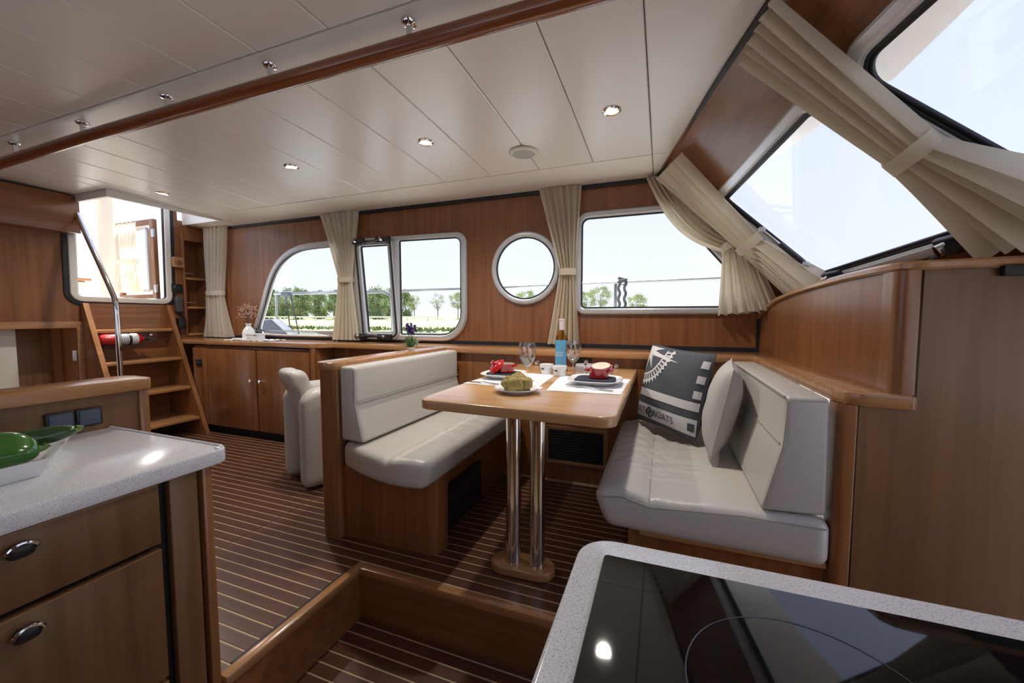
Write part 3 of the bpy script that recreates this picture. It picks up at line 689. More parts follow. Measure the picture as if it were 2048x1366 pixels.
G().rbox(-4.19, -4.15, 2.085, 2.115, .84, .875, .006).tube([(-4.16, 2.10, .86), (-4.13, 2.15, .845), (-4.12, 2.155, .80)], .006, 8).obj('valve_lever', 'black', fe)
G().lathe([(0, -.01), (.014, -.01), (.014, .01), (0, .01)], (-4.15, 2.12, .885), 14, 'y').obj('pressure_gauge', 'chrome', fe)
G().cushion(-4.21, -4.13, 1.80, 2.06, .802, .812, .004, (3, 6, 2)).obj('cradle', 'black', fe)
# ---- fittings on the bulkhead
bx = thing('wooden_cup_box', 'small wooden box with round hole fixed beside the companionway', 'box', (XL, 2.42, 1.50))
G().rbox(XL, XL + .05, 2.385, 2.475, 1.505, 1.60, .006).obj('body', 'lip_y', bx); G().lathe([(0, .0525), (.026, .0525), (.026, .045)], (XL, 2.43, 1.545), 18, 'x').obj('round_plate', 'cherry', bx)
sp = thing('bulkhead_speaker', 'black square speaker on the bulkhead below the wooden box', 'speaker', (XL, 2.42, 1.27))
G().rbox(XL, XL + .03, 2.37, 2.465, 1.265, 1.352, .012).obj('housing', 'black', sp); G().lathe([(0, .033), (.026, .035), (.034, .03)], (XL, 2.417, 1.308), 20, 'x').obj('cone', 'rubber', sp)
vh = thing('radio_handset', 'dark grey radio handset hanging on the bulkhead with coiled cable', 'handset', (XL, 2.43, .95))
G().cushion(XL, XL + .045, 2.39, 2.462, 1.08, 1.235, .022, (6, 8, 12)).obj('handset', 'handset', vh, angle=60)
G().tube([(XL + .03 + .010 * math.cos(k * 1.3), 2.43 + .010 * math.sin(k * 1.3) + .02 * math.sin(k / 22), 1.08 - .0017 * k) for k in range(130)], .0035, 6).obj('coiled_cable', 'black', vh)
G().rbox(XL, XL + .05, 2.40, 2.47, .93, 1.03, .008).obj('base_unit', 'black', vh)
# ================================================================== GALLEY, AFT COUNTER
gp = thing('galley_partition', 'low wooden partition with light cap behind the galley counter', 'partition', (-1.78, .3, -.22))
G().box(-1.80, -1.722, -1.0, .835, -.22, .797).obj('panel', 'drawer', gp); G().rbox(-1.815, -1.712, .832, .864, -.22, .797, .008).obj('end_post', 'lip_z', gp)
G().prism(rpoly([(-1.85, -1.0), (-1.695, -1.0), (-1.695, .872), (-1.85, .872)], [0, 0, .03, .05], 5), lambda a, b, d: (a, b, d), .792, .833, .007, 3).obj('cap', 'lip_y', gp)
for y0, y1 in ((.602, .667), (.669, .732)):
    sk = thing('socket_cover', 'square black socket cover on the galley partition, %s' % ('nearer the post end' if y0 > .65 else 'nearer the green peppers'), 'socket', (-1.72, (y0 + y1) / 2, .70))
    G().rbox(-1.722, -1.708, y0, y1, .698, .757, .004).obj('frame', 'black', sk); G().rbox(-1.709, -1.704, y0 + .006, y1 - .006, .704, .751, .003).obj('flap', 'pouch', sk)
gc = thing('galley_base_unit', 'dark cherry galley base unit with two drawers and oval pulls', 'cabinet', (-1.4, .2, -.22))
G().box(-1.70, -1.19, -1.0, .696, -.22, .637).obj('carcass', 'dark', gc)
for z0, z1, hz in ((.482, .634, .598), (.130, .468, .430), (-.2, .118, .08)):
    dr = G().rbox(-1.188, -1.163, .10, .594, z0, z1, .003).obj('drawer_front', 'drawer', gc)
    G().rbox(-1.1632, -1.1622, .102, .592, z1 - .004, z1 - .001, .0004, 1).obj('edge_band', 'lip_y', dr)
    pu = G().cushion(-1.163, -1.139, .340, .380, hz - .015, hz + .015, .012, (6, 12, 8)).obj('pull', 'black', dr, angle=60)
    G().tube([(-1.143, .360 + .021 * math.cos(t), hz + .015 * math.sin(t)) for t in [math.pi * k / 12 for k in range(13)]], .0035, 8).obj('pull_rim', 'chrome', pu)
G().rbox(-1.188, -1.165, .617, .682, -.22, .634, .003).obj('filler_panel', 'drawer', gc)
G().rbox(-1.70, -1.168, .697, .722, -.22, .637, .004).obj('end_panel', 'lip_z', gc)
ctp = thing('galley_worktop', 'speckled off-white galley worktop with raised rim holding the white tray', 'worktop', (-1.43, .0, .64))
def ctop(x0, x1, y0, y1, rads, z0, z1):
    return G().prism(rpoly([(x0, y0), (x1, y0), (x1, y1), (x0, y1)], rads, 8), lambda a, b, d: (a, b, d), z0, z1, .006, 3)
ctop(-1.72, -1.146, -1.0, .762, [0, 0, .035, .01], .638, .68).obj('slab', 'corian', ctp)
rim = [(-1.715, .752)] + [(-1.18 + .024 * math.cos(a), .728 + .024 * math.sin(a)) for a in [math.pi / 2 - math.pi / 2 * k / 6 for k in range(7)]]
G().tube([(a, b, .6795) for a, b in rim], .0055, 8).obj('rim', 'corian', ctp)
# ---- tray with vegetables
def slope_tray(x0, x1, y0, y1, z0, z1, fl_, th):
    b = [(x0, y0), (x1, y0), (x1, y1), (x0, y1)]; t = [(x0 - fl_, y0 - fl_), (x1 + fl_, y0 - fl_), (x1 + fl_, y1 + fl_), (x0 - fl_, y1 + fl_)]
    i = [(x0 + th, y0 + th), (x1 - th, y0 + th), (x1 - th, y1 - th), (x0 + th, y1 - th)]; u = [(p[0] - math.copysign(th, p[0] - (x0 + x1) / 2), p[1] - math.copysign(th, p[1] - (y0 + y1) / 2)) for p in t]
    v = [(*p, z0) for p in b] + [(*p, z1) for p in t] + [(*p, z1) for p in u] + [(*p, z0 + th) for p in i]
    f = [(3, 2, 1, 0), (12, 13, 14, 15)]
    for r in range(3):
        for k in range(4): f.append((r * 4 + k, r * 4 + (k + 1) % 4, r * 4 + 4 + (k + 1) % 4, r * 4 + 4 + k))
    return G().add(v, f)
def tray_pt(p):   # far end runs obliquely
    k = max(0, (p.y - .30) / .18); return (p.x, p.y + (-1.335 - p.x) * .56 * min(1, k), p.z)
tag(slope_tray(-1.60, -1.342, .12, .455, .681, .722, .024, .006).map(tray_pt).obj('serving_tray', 'white'), 'white rectangular flared tray holding a green pepper and a courgette', 'tray')
def pepper(c, L, R, dirv, name, label, m, lobes, bend, stemlen):
    d = V(dirv).normalized(); up = V((0, 0, 1)); sd = d.cross(up).normalized(); up = sd.cross(d); c = V(c)
    t = thing(name, label, name.replace('_', ' ').split()[-1], tuple(c - V((0, 0, R))))
    def f(u, v):
        a = 2 * math.pi * v; s = u * 2 - 1
        r = R * (max(0., 1 - abs(s) ** 3.2)) ** .5 * (1 - .12 * s) * (1 + lobes * .5 * math.cos(3 * a + .5) - lobes * .35)
        return c + d * (s * L / 2) + sd * (r * math.cos(a)) + up * (r * math.sin(a) + bend * (1 - s * s) * R)
    G().grid(f, 26, 30).obj('skin', m, t, angle=80)
    e = c + d * (L / 2 - .004); G().tube([e - d * .004, e + d * stemlen * .5, e + d * stemlen + up * .008], [.010, .007, .008], 10).obj('stem', 'stem', t)
    return t
pepper((-1.41, .400, .733), .165, .050, (.15, 1, -.02), 'green_pepper', 'large glossy green pepper lying in the white tray', 'green', .22, .1, .016)
pepper((-1.475, .475, .741), .20, .024, (.30, 1, .10), 'green_courgette', 'dark green courgette resting on the tray rim behind the pepper', 'green_d', .0, .05, .006)
# ================================================================== GALLEY, HOB COUNTER
hb = thing('hob_unit', 'cherry base unit under the hob worktop', 'cabinet', (.5, .0, -.22))
G().box(-.085, 1.5, -1.0, .62, -.22, .628).obj('carcass', 'cherry', hb)
hw = thing('hob_worktop', 'speckled off-white worktop with rounded corner around the black glass hob', 'worktop', (.5, .0, .628))
ctop(-.118, 1.6, -1.0, .657, [0, 0, 0, .055], .63, .68).obj('slab', 'corian', hw)
ho = thing('glass_hob', 'black glass ceramic hob with a faint ring marking', 'hob', (.5, .2, .681))
G().prism(rpoly([(-.076, -.6), (1.3, -.6), (1.3, .602), (-.076, .602)], .006, 3), lambda a, b, d: (a, b, d), .6805, .686, .001, 1).obj('glass_plate', 'hob', ho)
def ringm(x, y, r): G().tube([(x + r * math.cos(2 * math.pi * k / 64), y + r * math.sin(2 * math.pi * k / 64), .6862) for k in range(64)], .0007, 4, closed=True).obj('ring_marking', 'hobring', ho)
ringm(.145, .425, .115); ringm(.52, .40, .09)
# ================================================================== TABLE SETTING
ZT = .737
def quadmat(pts, label):
    def f(u, v):
        a = V(pts[0]).lerp(V(pts[1]), u); b = V(pts[3]).lerp(V(pts[2]), u); p = a.lerp(b, v)
        return (p.x + .0015 * math.sin(v * 60), p.y, ZT + .0015 + .0012 * math.sin(u * 9 + v * 3) ** 2)
    g = G().grid(f, 16, 16); k = len(g.v); n = 17
    g.v += [V((p.x, p.y, ZT + .0002)) for p in g.v[:k]]
    rim_ = [i for i in range(n)] + [j * n + 16 for j in range(1, n)] + [16 * n + i for i in range(15, -1, -1)] + [j * n for j in range(15, 0, -1)]
    for i in range(len(rim_)): a, b = rim_[i], rim_[(i + 1) % len(rim_)]; g.f.append((a, a + k, b + k, b))
    tag(g.obj('placemat', 'paper'), label, 'placemat')
quadmat([(-.862, 1.64, 0), (-.505, 1.62, 0), (-.525, 2.05, 0), (-.80, 2.05, 0)], 'white woven placemat under the plate with the tilted red lid')
quadmat([(-.452, 1.60, 0), (-.150, 1.615, 0), (-.142, 2.03, 0), (-.492, 2.03, 0)], 'white woven placemat under the plate with the open cream-lined red pot')
def squircle(cx, cy, a, b, z, n=40, p=3.2):
    out = []
    for k in range(n):
        t = 2 * math.pi * k / n; c, s = math.cos(t), math.sin(t)
        out.append((cx + a * math.copysign(abs(c) ** (2 / p), c), cy + b * math.copysign(abs(s) ** (2 / p), s), z))
    return out
def loft(rings, g=None, close0=True, close1=True):
    g = g or G(); n = len(rings[0]); v = [p for r in rings for p in r]; f = []
    for i in range(len(rings) - 1):
        for k in range(n): f.append((i * n + k, i * n + (k + 1) % n, (i + 1) * n + (k + 1) % n, (i + 1) * n + k))
    if close0: f.append(tuple(range(n))[::-1])
    if close1: f.append(tuple((len(rings) - 1) * n + k for k in range(n)))
    return g.add(v, f)
def plate_dish(cx, cy, a, b, label, name='dinner_plate'):
    z = ZT + .0035
    rings = [squircle(cx, cy, a * .62, b * .62, z), squircle(cx, cy, a * .68, b * .68, z + .006), squircle(cx, cy, a, b, z + .022), squircle(cx, cy, a * .985, b * .985, z + .025), squircle(cx, cy, a * .80, b * .80, z + .012), squircle(cx, cy, a * .5, b * .5, z + .009)]
    return tag(loft(rings).obj(name, 'white', angle=50), label, 'plate')
plate_dish(-.748, 1.865, .108, .112, 'white square-rounded plate with navy napkin and tilted red lid')
plate_dish(-.285, 1.84, .122, .122, 'white square-rounded plate with navy napkin and open cream-lined red pot')
def napkin(cx, cy, s, label):
    t = thing('napkin', label, 'napkin', (cx, cy, ZT + .016))
    loft([squircle(cx, cy, s, s * .9, ZT + .0165, 32, 4.5), squircle(cx, cy, s, s * .9, ZT + .026, 32, 4.5), squircle(cx, cy, s * .97, s * .87, ZT + .0285, 32, 4.5)]).obj('folded_cloth', 'navy', t)
napkin(-.748, 1.865, .080, 'navy folded napkin under the pot with the tilted lid'); napkin(-.285, 1.84, .090, 'navy folded napkin under the open cream-lined red pot')
def pot(cx, cy, label, tilted):
    z = ZT + .0295; R = .046; t = thing('red_casserole', label, 'casserole', (cx, cy, z))
    G().lathe([(0, 0), (R * .88, 0), (R * .95, .004), (R, .040), (R * 1.04, .044), (R * .96, .045), (R * .90, .010), (0, .008)], (cx, cy, z), 30).obj('pot_body', 'red', t)
    G().lathe([(R * .955, .0445), (R * .89, .010), (0, .0085)], (cx, cy, z + .0006), 30).obj('enamel_lining', 'cream_in', t)
    for s in (-1, 1): G().tube([(cx + s * R * .96, cy - .016, z + .034), (cx + s * (R + .016), cy - .009, z + .036), (cx + s * (R + .016), cy + .009, z + .036), (cx + s * R * .96, cy + .016, z + .034)], .005, 8).obj('side_handle', 'red', t)
    lid = G().lathe([(0, .018), (.012, .018), (.030, .014), (R * .9, .006), (R * 1.04, 0), (R * 1.02, -.004), (R * .8, 0), (0, .006)], (0, 0, 0), 30)
    kn = G().lathe([(0, .036), (.010, .035), (.012, .030), (.007, .023), (.007, .016)], (0, 0, 0), 16)
    nv, cc = (V((-.50, -.50, .70)), V((cx - .040, cy - .026, z + .030))) if tilted else (V((.05, .26, -.96)), V((cx + .006, cy + .020, z + .050)))
    Mx = Matrix.Translation(cc) @ V((0, 0, 1)).rotation_difference(nv.normalized()).to_matrix().to_4x4()
    l_ = lid.map(lambda p: Mx @ p).obj('lid', 'red', t, angle=50); G().lathe([(0, -.001), (R * .93, -.0045)], (0, 0, 0), 28).map(lambda p: Mx @ p).obj('lid_lining', 'cream_in', l_); kn.map(lambda p: Mx @ p).obj('lid_knob', 'red', l_, angle=60)
pot(-.738, 1.865, 'small red enamel casserole with its lid tilted against it', True)
pot(-.270, 1.845, 'small red enamel casserole with its cream-lined lid propped open on top', False)
def loftbar(pts, ws_l, th):
    r = []
    for (x, y, z), w, d in zip(pts, ws_l, [V((1, 0, 0))] * 99):
        r.append((x, y, z, w))
    return r
def cutlery(p0, p1, kind, label):
    a, b = V((*p0, ZT + .0045)), V((*p1, ZT + .0045)); d = (b - a).normalized(); s = V((-d.y, d.x, 0)); L = (b - a).length
    t = thing(kind, label, kind, tuple(a))
    def bar(seq, g=None):
        rings = [[a + d * (u * L) + s * w + V((0, 0, h)), a + d * (u * L) - s * w + V((0, 0, h)), a + d * (u * L) - s * w + V((0, 0, h + .0022)), a + d * (u * L) + s * w + V((0, 0, h + .0022))] for u, w, h in seq]
        return loft(rings, g)
    bar([(.0, .006, 0), (.03, .010, 0), (.3, .007, .001), (.55, .0035, .005)]).obj('handle', 'steel', t, angle=50)
    if kind == 'fork':
        bar([(.55, .0035, .005), (.66, .005, .004), (.72, .011, .0015), (.78, .012, .0008)]).obj('neck', 'steel', t, angle=50)
        for k in (-1.5, -.5, .5, 1.5):
            r = [[a + d * (u * L) + s * (k * .0062 + w) + V((0, 0, h)) for w, h in ((.0018, hh), (-.0018, hh), (-.0018, hh + .002), (.0018, hh + .002))] for u, hh in ((.775, .0008), (.9, .001), (1., .004))]
            loft(r).obj('tine', 'steel', t)
    else: bar([(.55, .004, .003), (.6, .009, .0005), (.85, .010, .0), (.96, .007, .0), (1., .001, .0)]).obj('blade', 'steel', t, angle=50)
cutlery((-.685, 1.655), (-.852, 1.672), 'knife', 'steel table knife on the placemat before the tilted lid')
cutlery((-.185, 1.665), (-.398, 1.735), 'fork', 'steel fork on the placemat before the open cream-lined red pot')
# bread plate
t = thing('bread_plate', 'small round white plate holding a torn bread roll', 'plate', (-.555, 1.53, ZT))
G().lathe([(0, .004), (.055, .004), (.06, .001), (.064, .004), (.095, .018), (.094, .021), (.065, .009), (0, .008)], (-.555, 1.53, ZT), 36).obj('dish', 'white', t)
br_ = thing('bread_roll', 'greenish brown crusty bread roll on the small white plate', 'bread', (-.55, 1.53, ZT + .009))
random.seed(3)
def lump(c, r, sq):
    c = V(c); ph = [random.uniform(0, 6) for _ in range(4)]
    def f(u, v):
        th = math.pi * u; a = 2 * math.pi * v; d = V((math.sin(th) * math.cos(a), math.sin(th) * math.sin(a), math.cos(th)))
        k = 1 + .10 * math.sin(4 * a + ph[0]) * math.sin(th) + .08 * math.sin(5 * th + ph[1]) + .05 * math.sin(9 * a + 3 * th + ph[2])
        p = d * r * k; return c + V((p.x, p.y, max(p.z * sq, -r * .5)))
    return f
bg_ = G().grid(lump((-.556, 1.53, ZT + .030), .052, .75), 22, 30)
bo = bg_.obj('crust', 'bread', br_, angle=80)
for c in ((-.59, 1.52, ZT + .036), (-.555, 1.545, ZT + .052), (-.520, 1.525, ZT + .038), (-.545, 1.505, ZT + .034)): G().grid(lump(c, .031, .95), 16, 22).obj('crust_lobe', 'bread', br_, angle=80)
tag(G().grid(lambda u, v: (-.498 + u * .045, 1.50 + v * .05 + u * .01, ZT + .0205 + .006 * math.sin(u * 3)), 5, 5).obj('paper_slip', 'paper'), 'small white paper slip beside the bread roll', 'paper')
# wine glasses
def wineglass(x, y, label):
    t = thing('wine_glass', label, 'wine glass', (x, y, ZT), group=None)
    G().lathe([(0, .001), (.033, .001), (.034, .003), (.012, .006), (.005, .012), (.0045, .065), (.009, .072)], (x, y, ZT), 28).obj('stem', 'wine', t, angle=60)
    G().lathe([(.0, .070), (.012, .073), (.028, .090), (.039, .118), (.0425, .145), (.041, .168), (.0365, .186), (.0355, .186), (.0398, .167), (.041, .145), (.0378, .119), (.027, .092), (.011, .0755), (0, .0735)], (x, y, ZT), 32).obj('bowl', 'wine', t, angle=60)
    return t
gl1 = wineglass(-.604, 1.805, 'stemmed wine glass between the tilted red lid and the bread roll')
copy_thing(gl1, (-.433, 2.048, ZT), 'stemmed wine glass in front of the yellow wine bottle')
# bottle
bt = thing('wine_bottle', 'yellow wine bottle with blue label and pale pink capsule', 'bottle', (-.535, 2.213, ZT))
G().lathe([(0, 0), (.034, 0), (.036, .004), (.036, .175), (.033, .195), (.020, .212), (.0145, .225), (.0138, .285), (.0155, .287), (.0155, .297), (0, .297)], (-.535, 2.213, ZT), 32).obj('glass_body', 'bottle', bt, angle=50)
lbb = G().add([(-.535 + .0366 * math.cos(math.radians(a)), 2.213 + .0366 * math.sin(math.radians(a)), z) for z in (ZT + .025, ZT + .178) for a in range(190, 331, 10)], [(i, i + 1, 15 + i + 1, 15 + i) for i in range(14)]).obj('label', 'label', bt)
for z0 in (.088, .098, .108): G().add([(-.535 + .0369 * math.cos(math.radians(a)), 2.213 + .0369 * math.sin(math.radians(a)), z) for z in (ZT + z0, ZT + z0 + .003) for a in range(215, 296, 10)], [(i, i + 1, 9 + i + 1, 9 + i) for i in range(8)]).obj('label_line', 'white', lbb)
G().lathe([(.0146, .235), (.0150, .285), (.0165, .287), (.0165, .2975), (0, .298)], (-.535, 2.213, ZT), 24).obj('capsule', 'capsule', bt)
# cups
def cup(x, y, label):
    t = thing('white_cup', label, 'cup', (x, y, ZT))
    G().lathe([(0, 0), (.027, 0), (.029, .003), (.034, .036), (.037, .038), (.038, .054), (.0355, .055), (.0335, .040), (.026, .006), (0, .005)], (x, y, ZT), 30).obj('bowl', 'white', t, angle=40)
    for a, s in ((250, 1), (200, -1)):
        r_ = math.radians(a); c = V((x + .0335 * math.cos(r_), y + .0335 * math.sin(r_), ZT + .030)); tn = V((-math.sin(r_), math.cos(r_), 0)); n = V((math.cos(r_), math.sin(r_), -.1)) * .0022
        q = [(-.010, .003), (-.004, .006), (.002, .004), (.010, .009), (.006, .001), (.009, -.008), (.003, -.002), (-.003, -.003), (-.007, -.009), (-.006, -.001)]
        G().add([c + tn * u + V((0, 0, v_)) + n for u, v_ in q], [tuple(range(10))]).obj('painted_motif', 'black', t, angle=0)
    return t
cup(-.582, 2.07, 'small white tapered cup with black motif beside the bottle, further back'); cup(-.497, 2.02, 'small white tapered cup with black motif between bottle and wine glass')
# patterned oval tin
tn = thing('patterned_tin', 'low oval white tin with blue diamond pattern holding dark napkins', 'tin', (-.345, 2.16, ZT))
tcx, tcy, ta, tbb = -.345, 2.165, .098, .052
loft([squircle(tcx, tcy, ta * .98, tbb * .98, ZT, 48, 2.4), squircle(tcx, tcy, ta, tbb, ZT + .003, 48, 2.4), squircle(tcx, tcy, ta, tbb, ZT + .050, 48, 2.4), squircle(tcx, tcy, ta * .965, tbb * .94, ZT + .050, 48, 2.4), squircle(tcx, tcy, ta * .96, tbb * .93, ZT + .004, 48, 2.4)]).obj('tin_wall', 'white', tn, angle=40)
def tinp(s, z, off=.0012):
    k = s * 48; i = int(k) % 48; fr = k - int(k); r0 = squircle(tcx, tcy, ta + off, tbb + off, 0, 48, 2.4); a, b = V(r0[i]), V(r0[(i + 1) % 48]); p = a.lerp(b, fr); return (p.x, p.y, ZT + z)
for j in range(14):
    s0_ = .48 + j * .0385
    for r_, w in ((.020, .0045), (.010, .003)):
        lo = []
        for k in range(8):
            a0 = 2 * math.pi * k / 8
            lo.append((math.copysign(abs(math.cos(a0)) ** 1.3, math.cos(a0)), math.copysign(abs(math.sin(a0)) ** 1.3, math.sin(a0))))
        vv = [tinp(s0_ + c * r_ * .85, .026 + s_ * r_) for c, s_ in lo] + [tinp(s0_ + c * (r_ - w) * .85, .026 + s_ * (r_ - w)) for c, s_ in lo]
        G().add(vv, [(k, (k + 1) % 8, 8 + (k + 1) % 8, 8 + k) for k in range(8)]).obj('printed_diamond', 'print', tn, angle=0)
for dx, rot, h in ((.0, .2, .060), (.038, -.3, .066), (.07, .1, .058), (-.05, .4, .052)):
    c = V((tcx + dx, tcy + .004, ZT + .006)); u = V((math.cos(rot), math.sin(rot), 0)) * .03; w = V((-math.sin(rot), math.cos(rot), 0)) * .004
    G().add([c - u - w, c + u - w, c + u * .2 - w * .5 + V((0, 0, h)), c - u + w, c + u + w, c + u * .2 + w * .5 + V((0, 0, h))], [(0, 1, 2), (5, 4, 3), (0, 3, 4, 1), (1, 4, 5, 2), (2, 5, 3, 0)]).obj('napkin_fold', 'navy', tn, angle=0)
# ================================================================== SCATTER CUSHIONS
def pillow(name, label, c, right, up, size, th, m, seam=True, squash=0.):
    c = V(c); R = V(right).normalized(); U = V(up); U = (U - R * U.dot(R)).normalized(); N = R.cross(U).normalized()
    t = thing(name, label, 'cushion', tuple(c - V((0, 0, size / 2))))
    def S(u, v, side, off=0.):
        e = max(0., (1 - abs(u) ** 2.6)) ** .55 * max(0., (1 - abs(v) ** 2.6)) ** .55
        pin = 1 - .055 * (1 - abs(v) ** 2) * abs(u) ** 3; pin2 = 1 - .055 * (1 - abs(u) ** 2) * abs(v) ** 3
        w = .05 * math.sin(7 * u + 3 * v) * math.sin(5 * v - 2 * u) * e
        bow = -.10 * size * u * u * squash
        return c + R * (u * size / 2 * pin) + U * (v * size / 2 * pin2) + N * (side * (th / 2 * e * (1 + w) + off * (.6 * e + .4)) + bow)
    for side, nm in ((1, 'front_panel'), (-1, 'back_panel')):
        g = G().grid(lambda a, b: S(2 * a - 1, 2 * b - 1, side), 28, 28)
        if side < 0: g.f = [q[::-1] for q in g.f]
        g.obj(nm, m, t, angle=80)
    if seam: G().tube([S(math.copysign(min(1, abs(p)), p), q, 1) for p, q in [(-1 + k / 10, -1) for k in range(20)] + [(1, -1 + k / 10) for k in range(20)] + [(1 - k / 10, 1) for k in range(20)] + [(-1, 1 - k / 10) for k in range(20)]], .0022, 6, closed=True).obj('edge_seam', m, t)
    return t, S
p1, S1 = pillow('printed_cushion', 'grey and white printed cushion with compass rose and lettering on the forward bench', (.055, 2.19, .675), (.66, -.75, -.05), (.16, .12, 1), .43, .16, 'pillow')
def patch(pts, name, m):
    """2-D polygon on the cushion front, subdivided so that it follows the surface"""
    b = bmesh.new(); vs_ = [b.verts.new((x, y, 0)) for x, y in pts]; b.faces.new(vs_); bmesh.ops.triangulate(b, faces=b.faces[:])
    for _ in range(3):
        ed = [e for e in b.edges if e.calc_length() > .12]
        if not ed: break
        bmesh.ops.subdivide_edges(b, edges=ed, cuts=1); bmesh.ops.triangulate(b, faces=b.faces[:])
    for v in b.verts: v.co = S1(v.co.x, v.co.y, 1, .0028)
    bmesh.ops.recalc_face_normals(b, faces=b.faces[:])
    return G().bm(b).obj(name, m, p1, angle=0)
def band(v0, v1, m, nm):
    return G().grid(lambda a, b: S1(-.985 + 1.97 * a, v0 + (v1 - v0) * b, 1, .0022), 40, 6).obj(nm, m, p1, angle=80)
band(-.32, -.13, 'pillow_w', 'white_stripe'); lt = band(-.86, -.50, 'pillow_w', 'white_stripe')
for u0, v0, m_ in ((.86, .80, 'pillow_w'), (.86, .46, 'pillow_w'), (.86, .12, 'pillow_w'), (.84, -.60, 'pillow')):
    G().grid(lambda a, b: S1(u0 + .125 * a, v0 - .17 * b, 1, .007), 4, 4).obj('square_print', m_, p1, angle=80)
for body, cx in (('BEST', -.66), ('BOATS', .18)):
    text2d(body, .25, lambda x, y: S1(cx + x * .84, -.68 + y * .9, 1, .0045)).obj('lettering', 'pillow', p1, angle=0)
for dx, dy in ((-.042, .036), (.042, -.036)):
    lo = [(-.155 + .66 * 0 + dx, -.68 + dy)]
    for s_ in (-1, 1):
        q0 = V((-.165 + dx, -.68 + dy)); d_ = V((.7, .7)); n_2 = V((-.7, .7))
    seg = []
    for k in range(25):
        a = 2 * math.pi * k / 24; r0 = .075
        seg.append(V((-.265 + dx, -.68 + dy)) + V((.7, .7)) * ((.06 if math.cos(a) > 0 else -.06) + r0 * .75 * math.cos(a)) + V((-.7, .7)) * (r0 * .62 * math.sin(a)))
    G().tube([S1(q.x, q.y, 1, .005) for q in seg[:-1]], .0042, 6, closed=True).obj('emblem_loop', 'pillow', p1)
cxr, cyr = -.80, .80                       # compass rose near the upper corner
star = []
for k in range(16):
    a = math.radians(90 - k * 22.5 - 8); r_ = (1.12 if k % 4 == 0 else .52 if k % 2 == 0 else .17)
    star.append((max(-.97, min(.97, cxr + r_ * math.cos(a))), max(-.97, min(.95, cyr + r_ * math.sin(a)))))
patch(star, 'compass_star', 'pillow_w')
for r_, w in ((.62, .045), (.80, .05)):
    pts = [(cxr + r_ * math.cos(math.radians(a)), cyr + r_ * math.sin(math.radians(a))) for a in range(-98, 14, 6)]
    pts = [(max(-.97, x), min(.95, y)) for x, y in pts]; inn = [(cxr + (r_ - w) * math.cos(math.radians(a)), cyr + (r_ - w) * math.sin(math.radians(a))) for a in range(-98, 14, 6)]
    inn = [(max(-.97, x), min(.95, y)) for x, y in inn]; m_ = len(pts)
    G().add([S1(x, y, 1, .0032) for x, y in pts + inn], [(i, i + 1, m_ + i + 1, m_ + i) for i in range(m_ - 1)]).obj('compass_ring', 'pillow_w', p1, angle=0)
for k in range(14):
    a = math.radians(-94 + 7.6 * k); q = [(cxr + r_ * math.cos(a + d_), cyr + r_ * math.sin(a + d_)) for r_, d_ in ((.63, -.03), (.63, .03), (.74, .03), (.74, -.03))]
    q = [(max(-.97, x), min(.95, y)) for x, y in q]
    G().add([S1(x, y, 1, .0032) for x, y in q], [(0, 1, 2, 3)]).obj('compass_tick', 'pillow_w', p1, angle=0)
    a = math.radians(-94 + 7.6 * k); q = [(cxr + r_ * math.cos(a + d_), cyr + r_ * math.sin(a + d_)) for r_, d_ in ((.80, -.05), (.88, .0), (.80, .05))]
    q = [(max(-.97, x), min(.95, y)) for x, y in q]
    G().add([S1(x, y, 1, .0032) for x, y in q], [(0, 1, 2)]).obj('compass_point', 'pillow_w', p1, angle=0)
pillow('plain_cushion', 'plain light grey cushion leaning between printed cushion and backrest', (.250, 1.945, .66), (-.12, -1, -.03), (.20, .03, 1), .38, .13, 'pillow_g')
# ================================================================== CURTAINS
def curtain(name, label, top, tie, bot, normal, folds, vt_=.58, amp=.018, m='curtain', seed=1, sweep_p=1.5, group=None, bow=None):
    random.seed(seed); top = [V(p) for p in top]; tie = [V(p) for p in tie]; bot = [V(p) for p in bot]; N = V(normal).normalized()
    t = thing(name, label, 'curtain', tuple((bot[0] + bot[1]) / 2), group)
    ph = [random.uniform(0, 6.28) for _ in range(6)]
    def f(u, v):
        if v < vt_:
            s = v / vt_; e = s ** sweep_p; L = [top[i].lerp(tie[i], s) + (top[i].lerp(tie[i], e) - top[i].lerp(tie[i], s)) * .75 for i in (0, 1)]
            if bow: L = [L[0] + V(bow) * math.sin(math.pi * s) ** .9, L[1] + V(bow) * .35 * math.sin(math.pi * s)]
            a = amp * (.75 + .5 * s) * (1 - .35 * s)
        else:
            s = (v - vt_) / (1 - vt_); e = s ** .8; L = [tie[i].lerp(bot[i], e) for i in (0, 1)]; a = amp * (.8 + 1.0 * s)
        p = L[0].lerp(L[1], u + .012 * math.sin(2 * math.pi * folds * u + ph[0]))
        w = math.sin(2 * math.pi * folds * u + ph[1] + .5 * math.sin(3 * v + ph[2])) + .45 * math.sin(2 * math.pi * folds * 1.9 * u + ph[3] + v * 1.5) + .25 * math.sin(2 * math.pi * folds * .5 * u + ph[4])
        return p + N * (a * w + (.010 if v > vt_ else .004))
    G().grid(f, folds * 14, 56).obj('cloth', m, t, angle=80)
    # gathered heading and tie-back band
    c = (tie[0] + tie[1]) / 2; sd = (tie[1] - tie[0]); hw_ = sd.length / 2 + .008; sd.normalize(); dn = N.cross(sd).normalized()
    r = []
    for hh in (-.022, .022):
        r.append([c + sd * (hw_ * math.cos(2 * math.pi * k / 28)) + N * (.006 + (amp * 1.75 + .010) * math.sin(2 * math.pi * k / 28)) + dn * hh for k in range(28)])
    loft(r, None, False, False).obj('tie_back', m, t, angle=80)
    G().tube([f(k / (folds * 6), .004) for k in range(folds * 6 + 1)], .004, 6).obj('heading_tape', m, t)
    return t
YC = 2.655
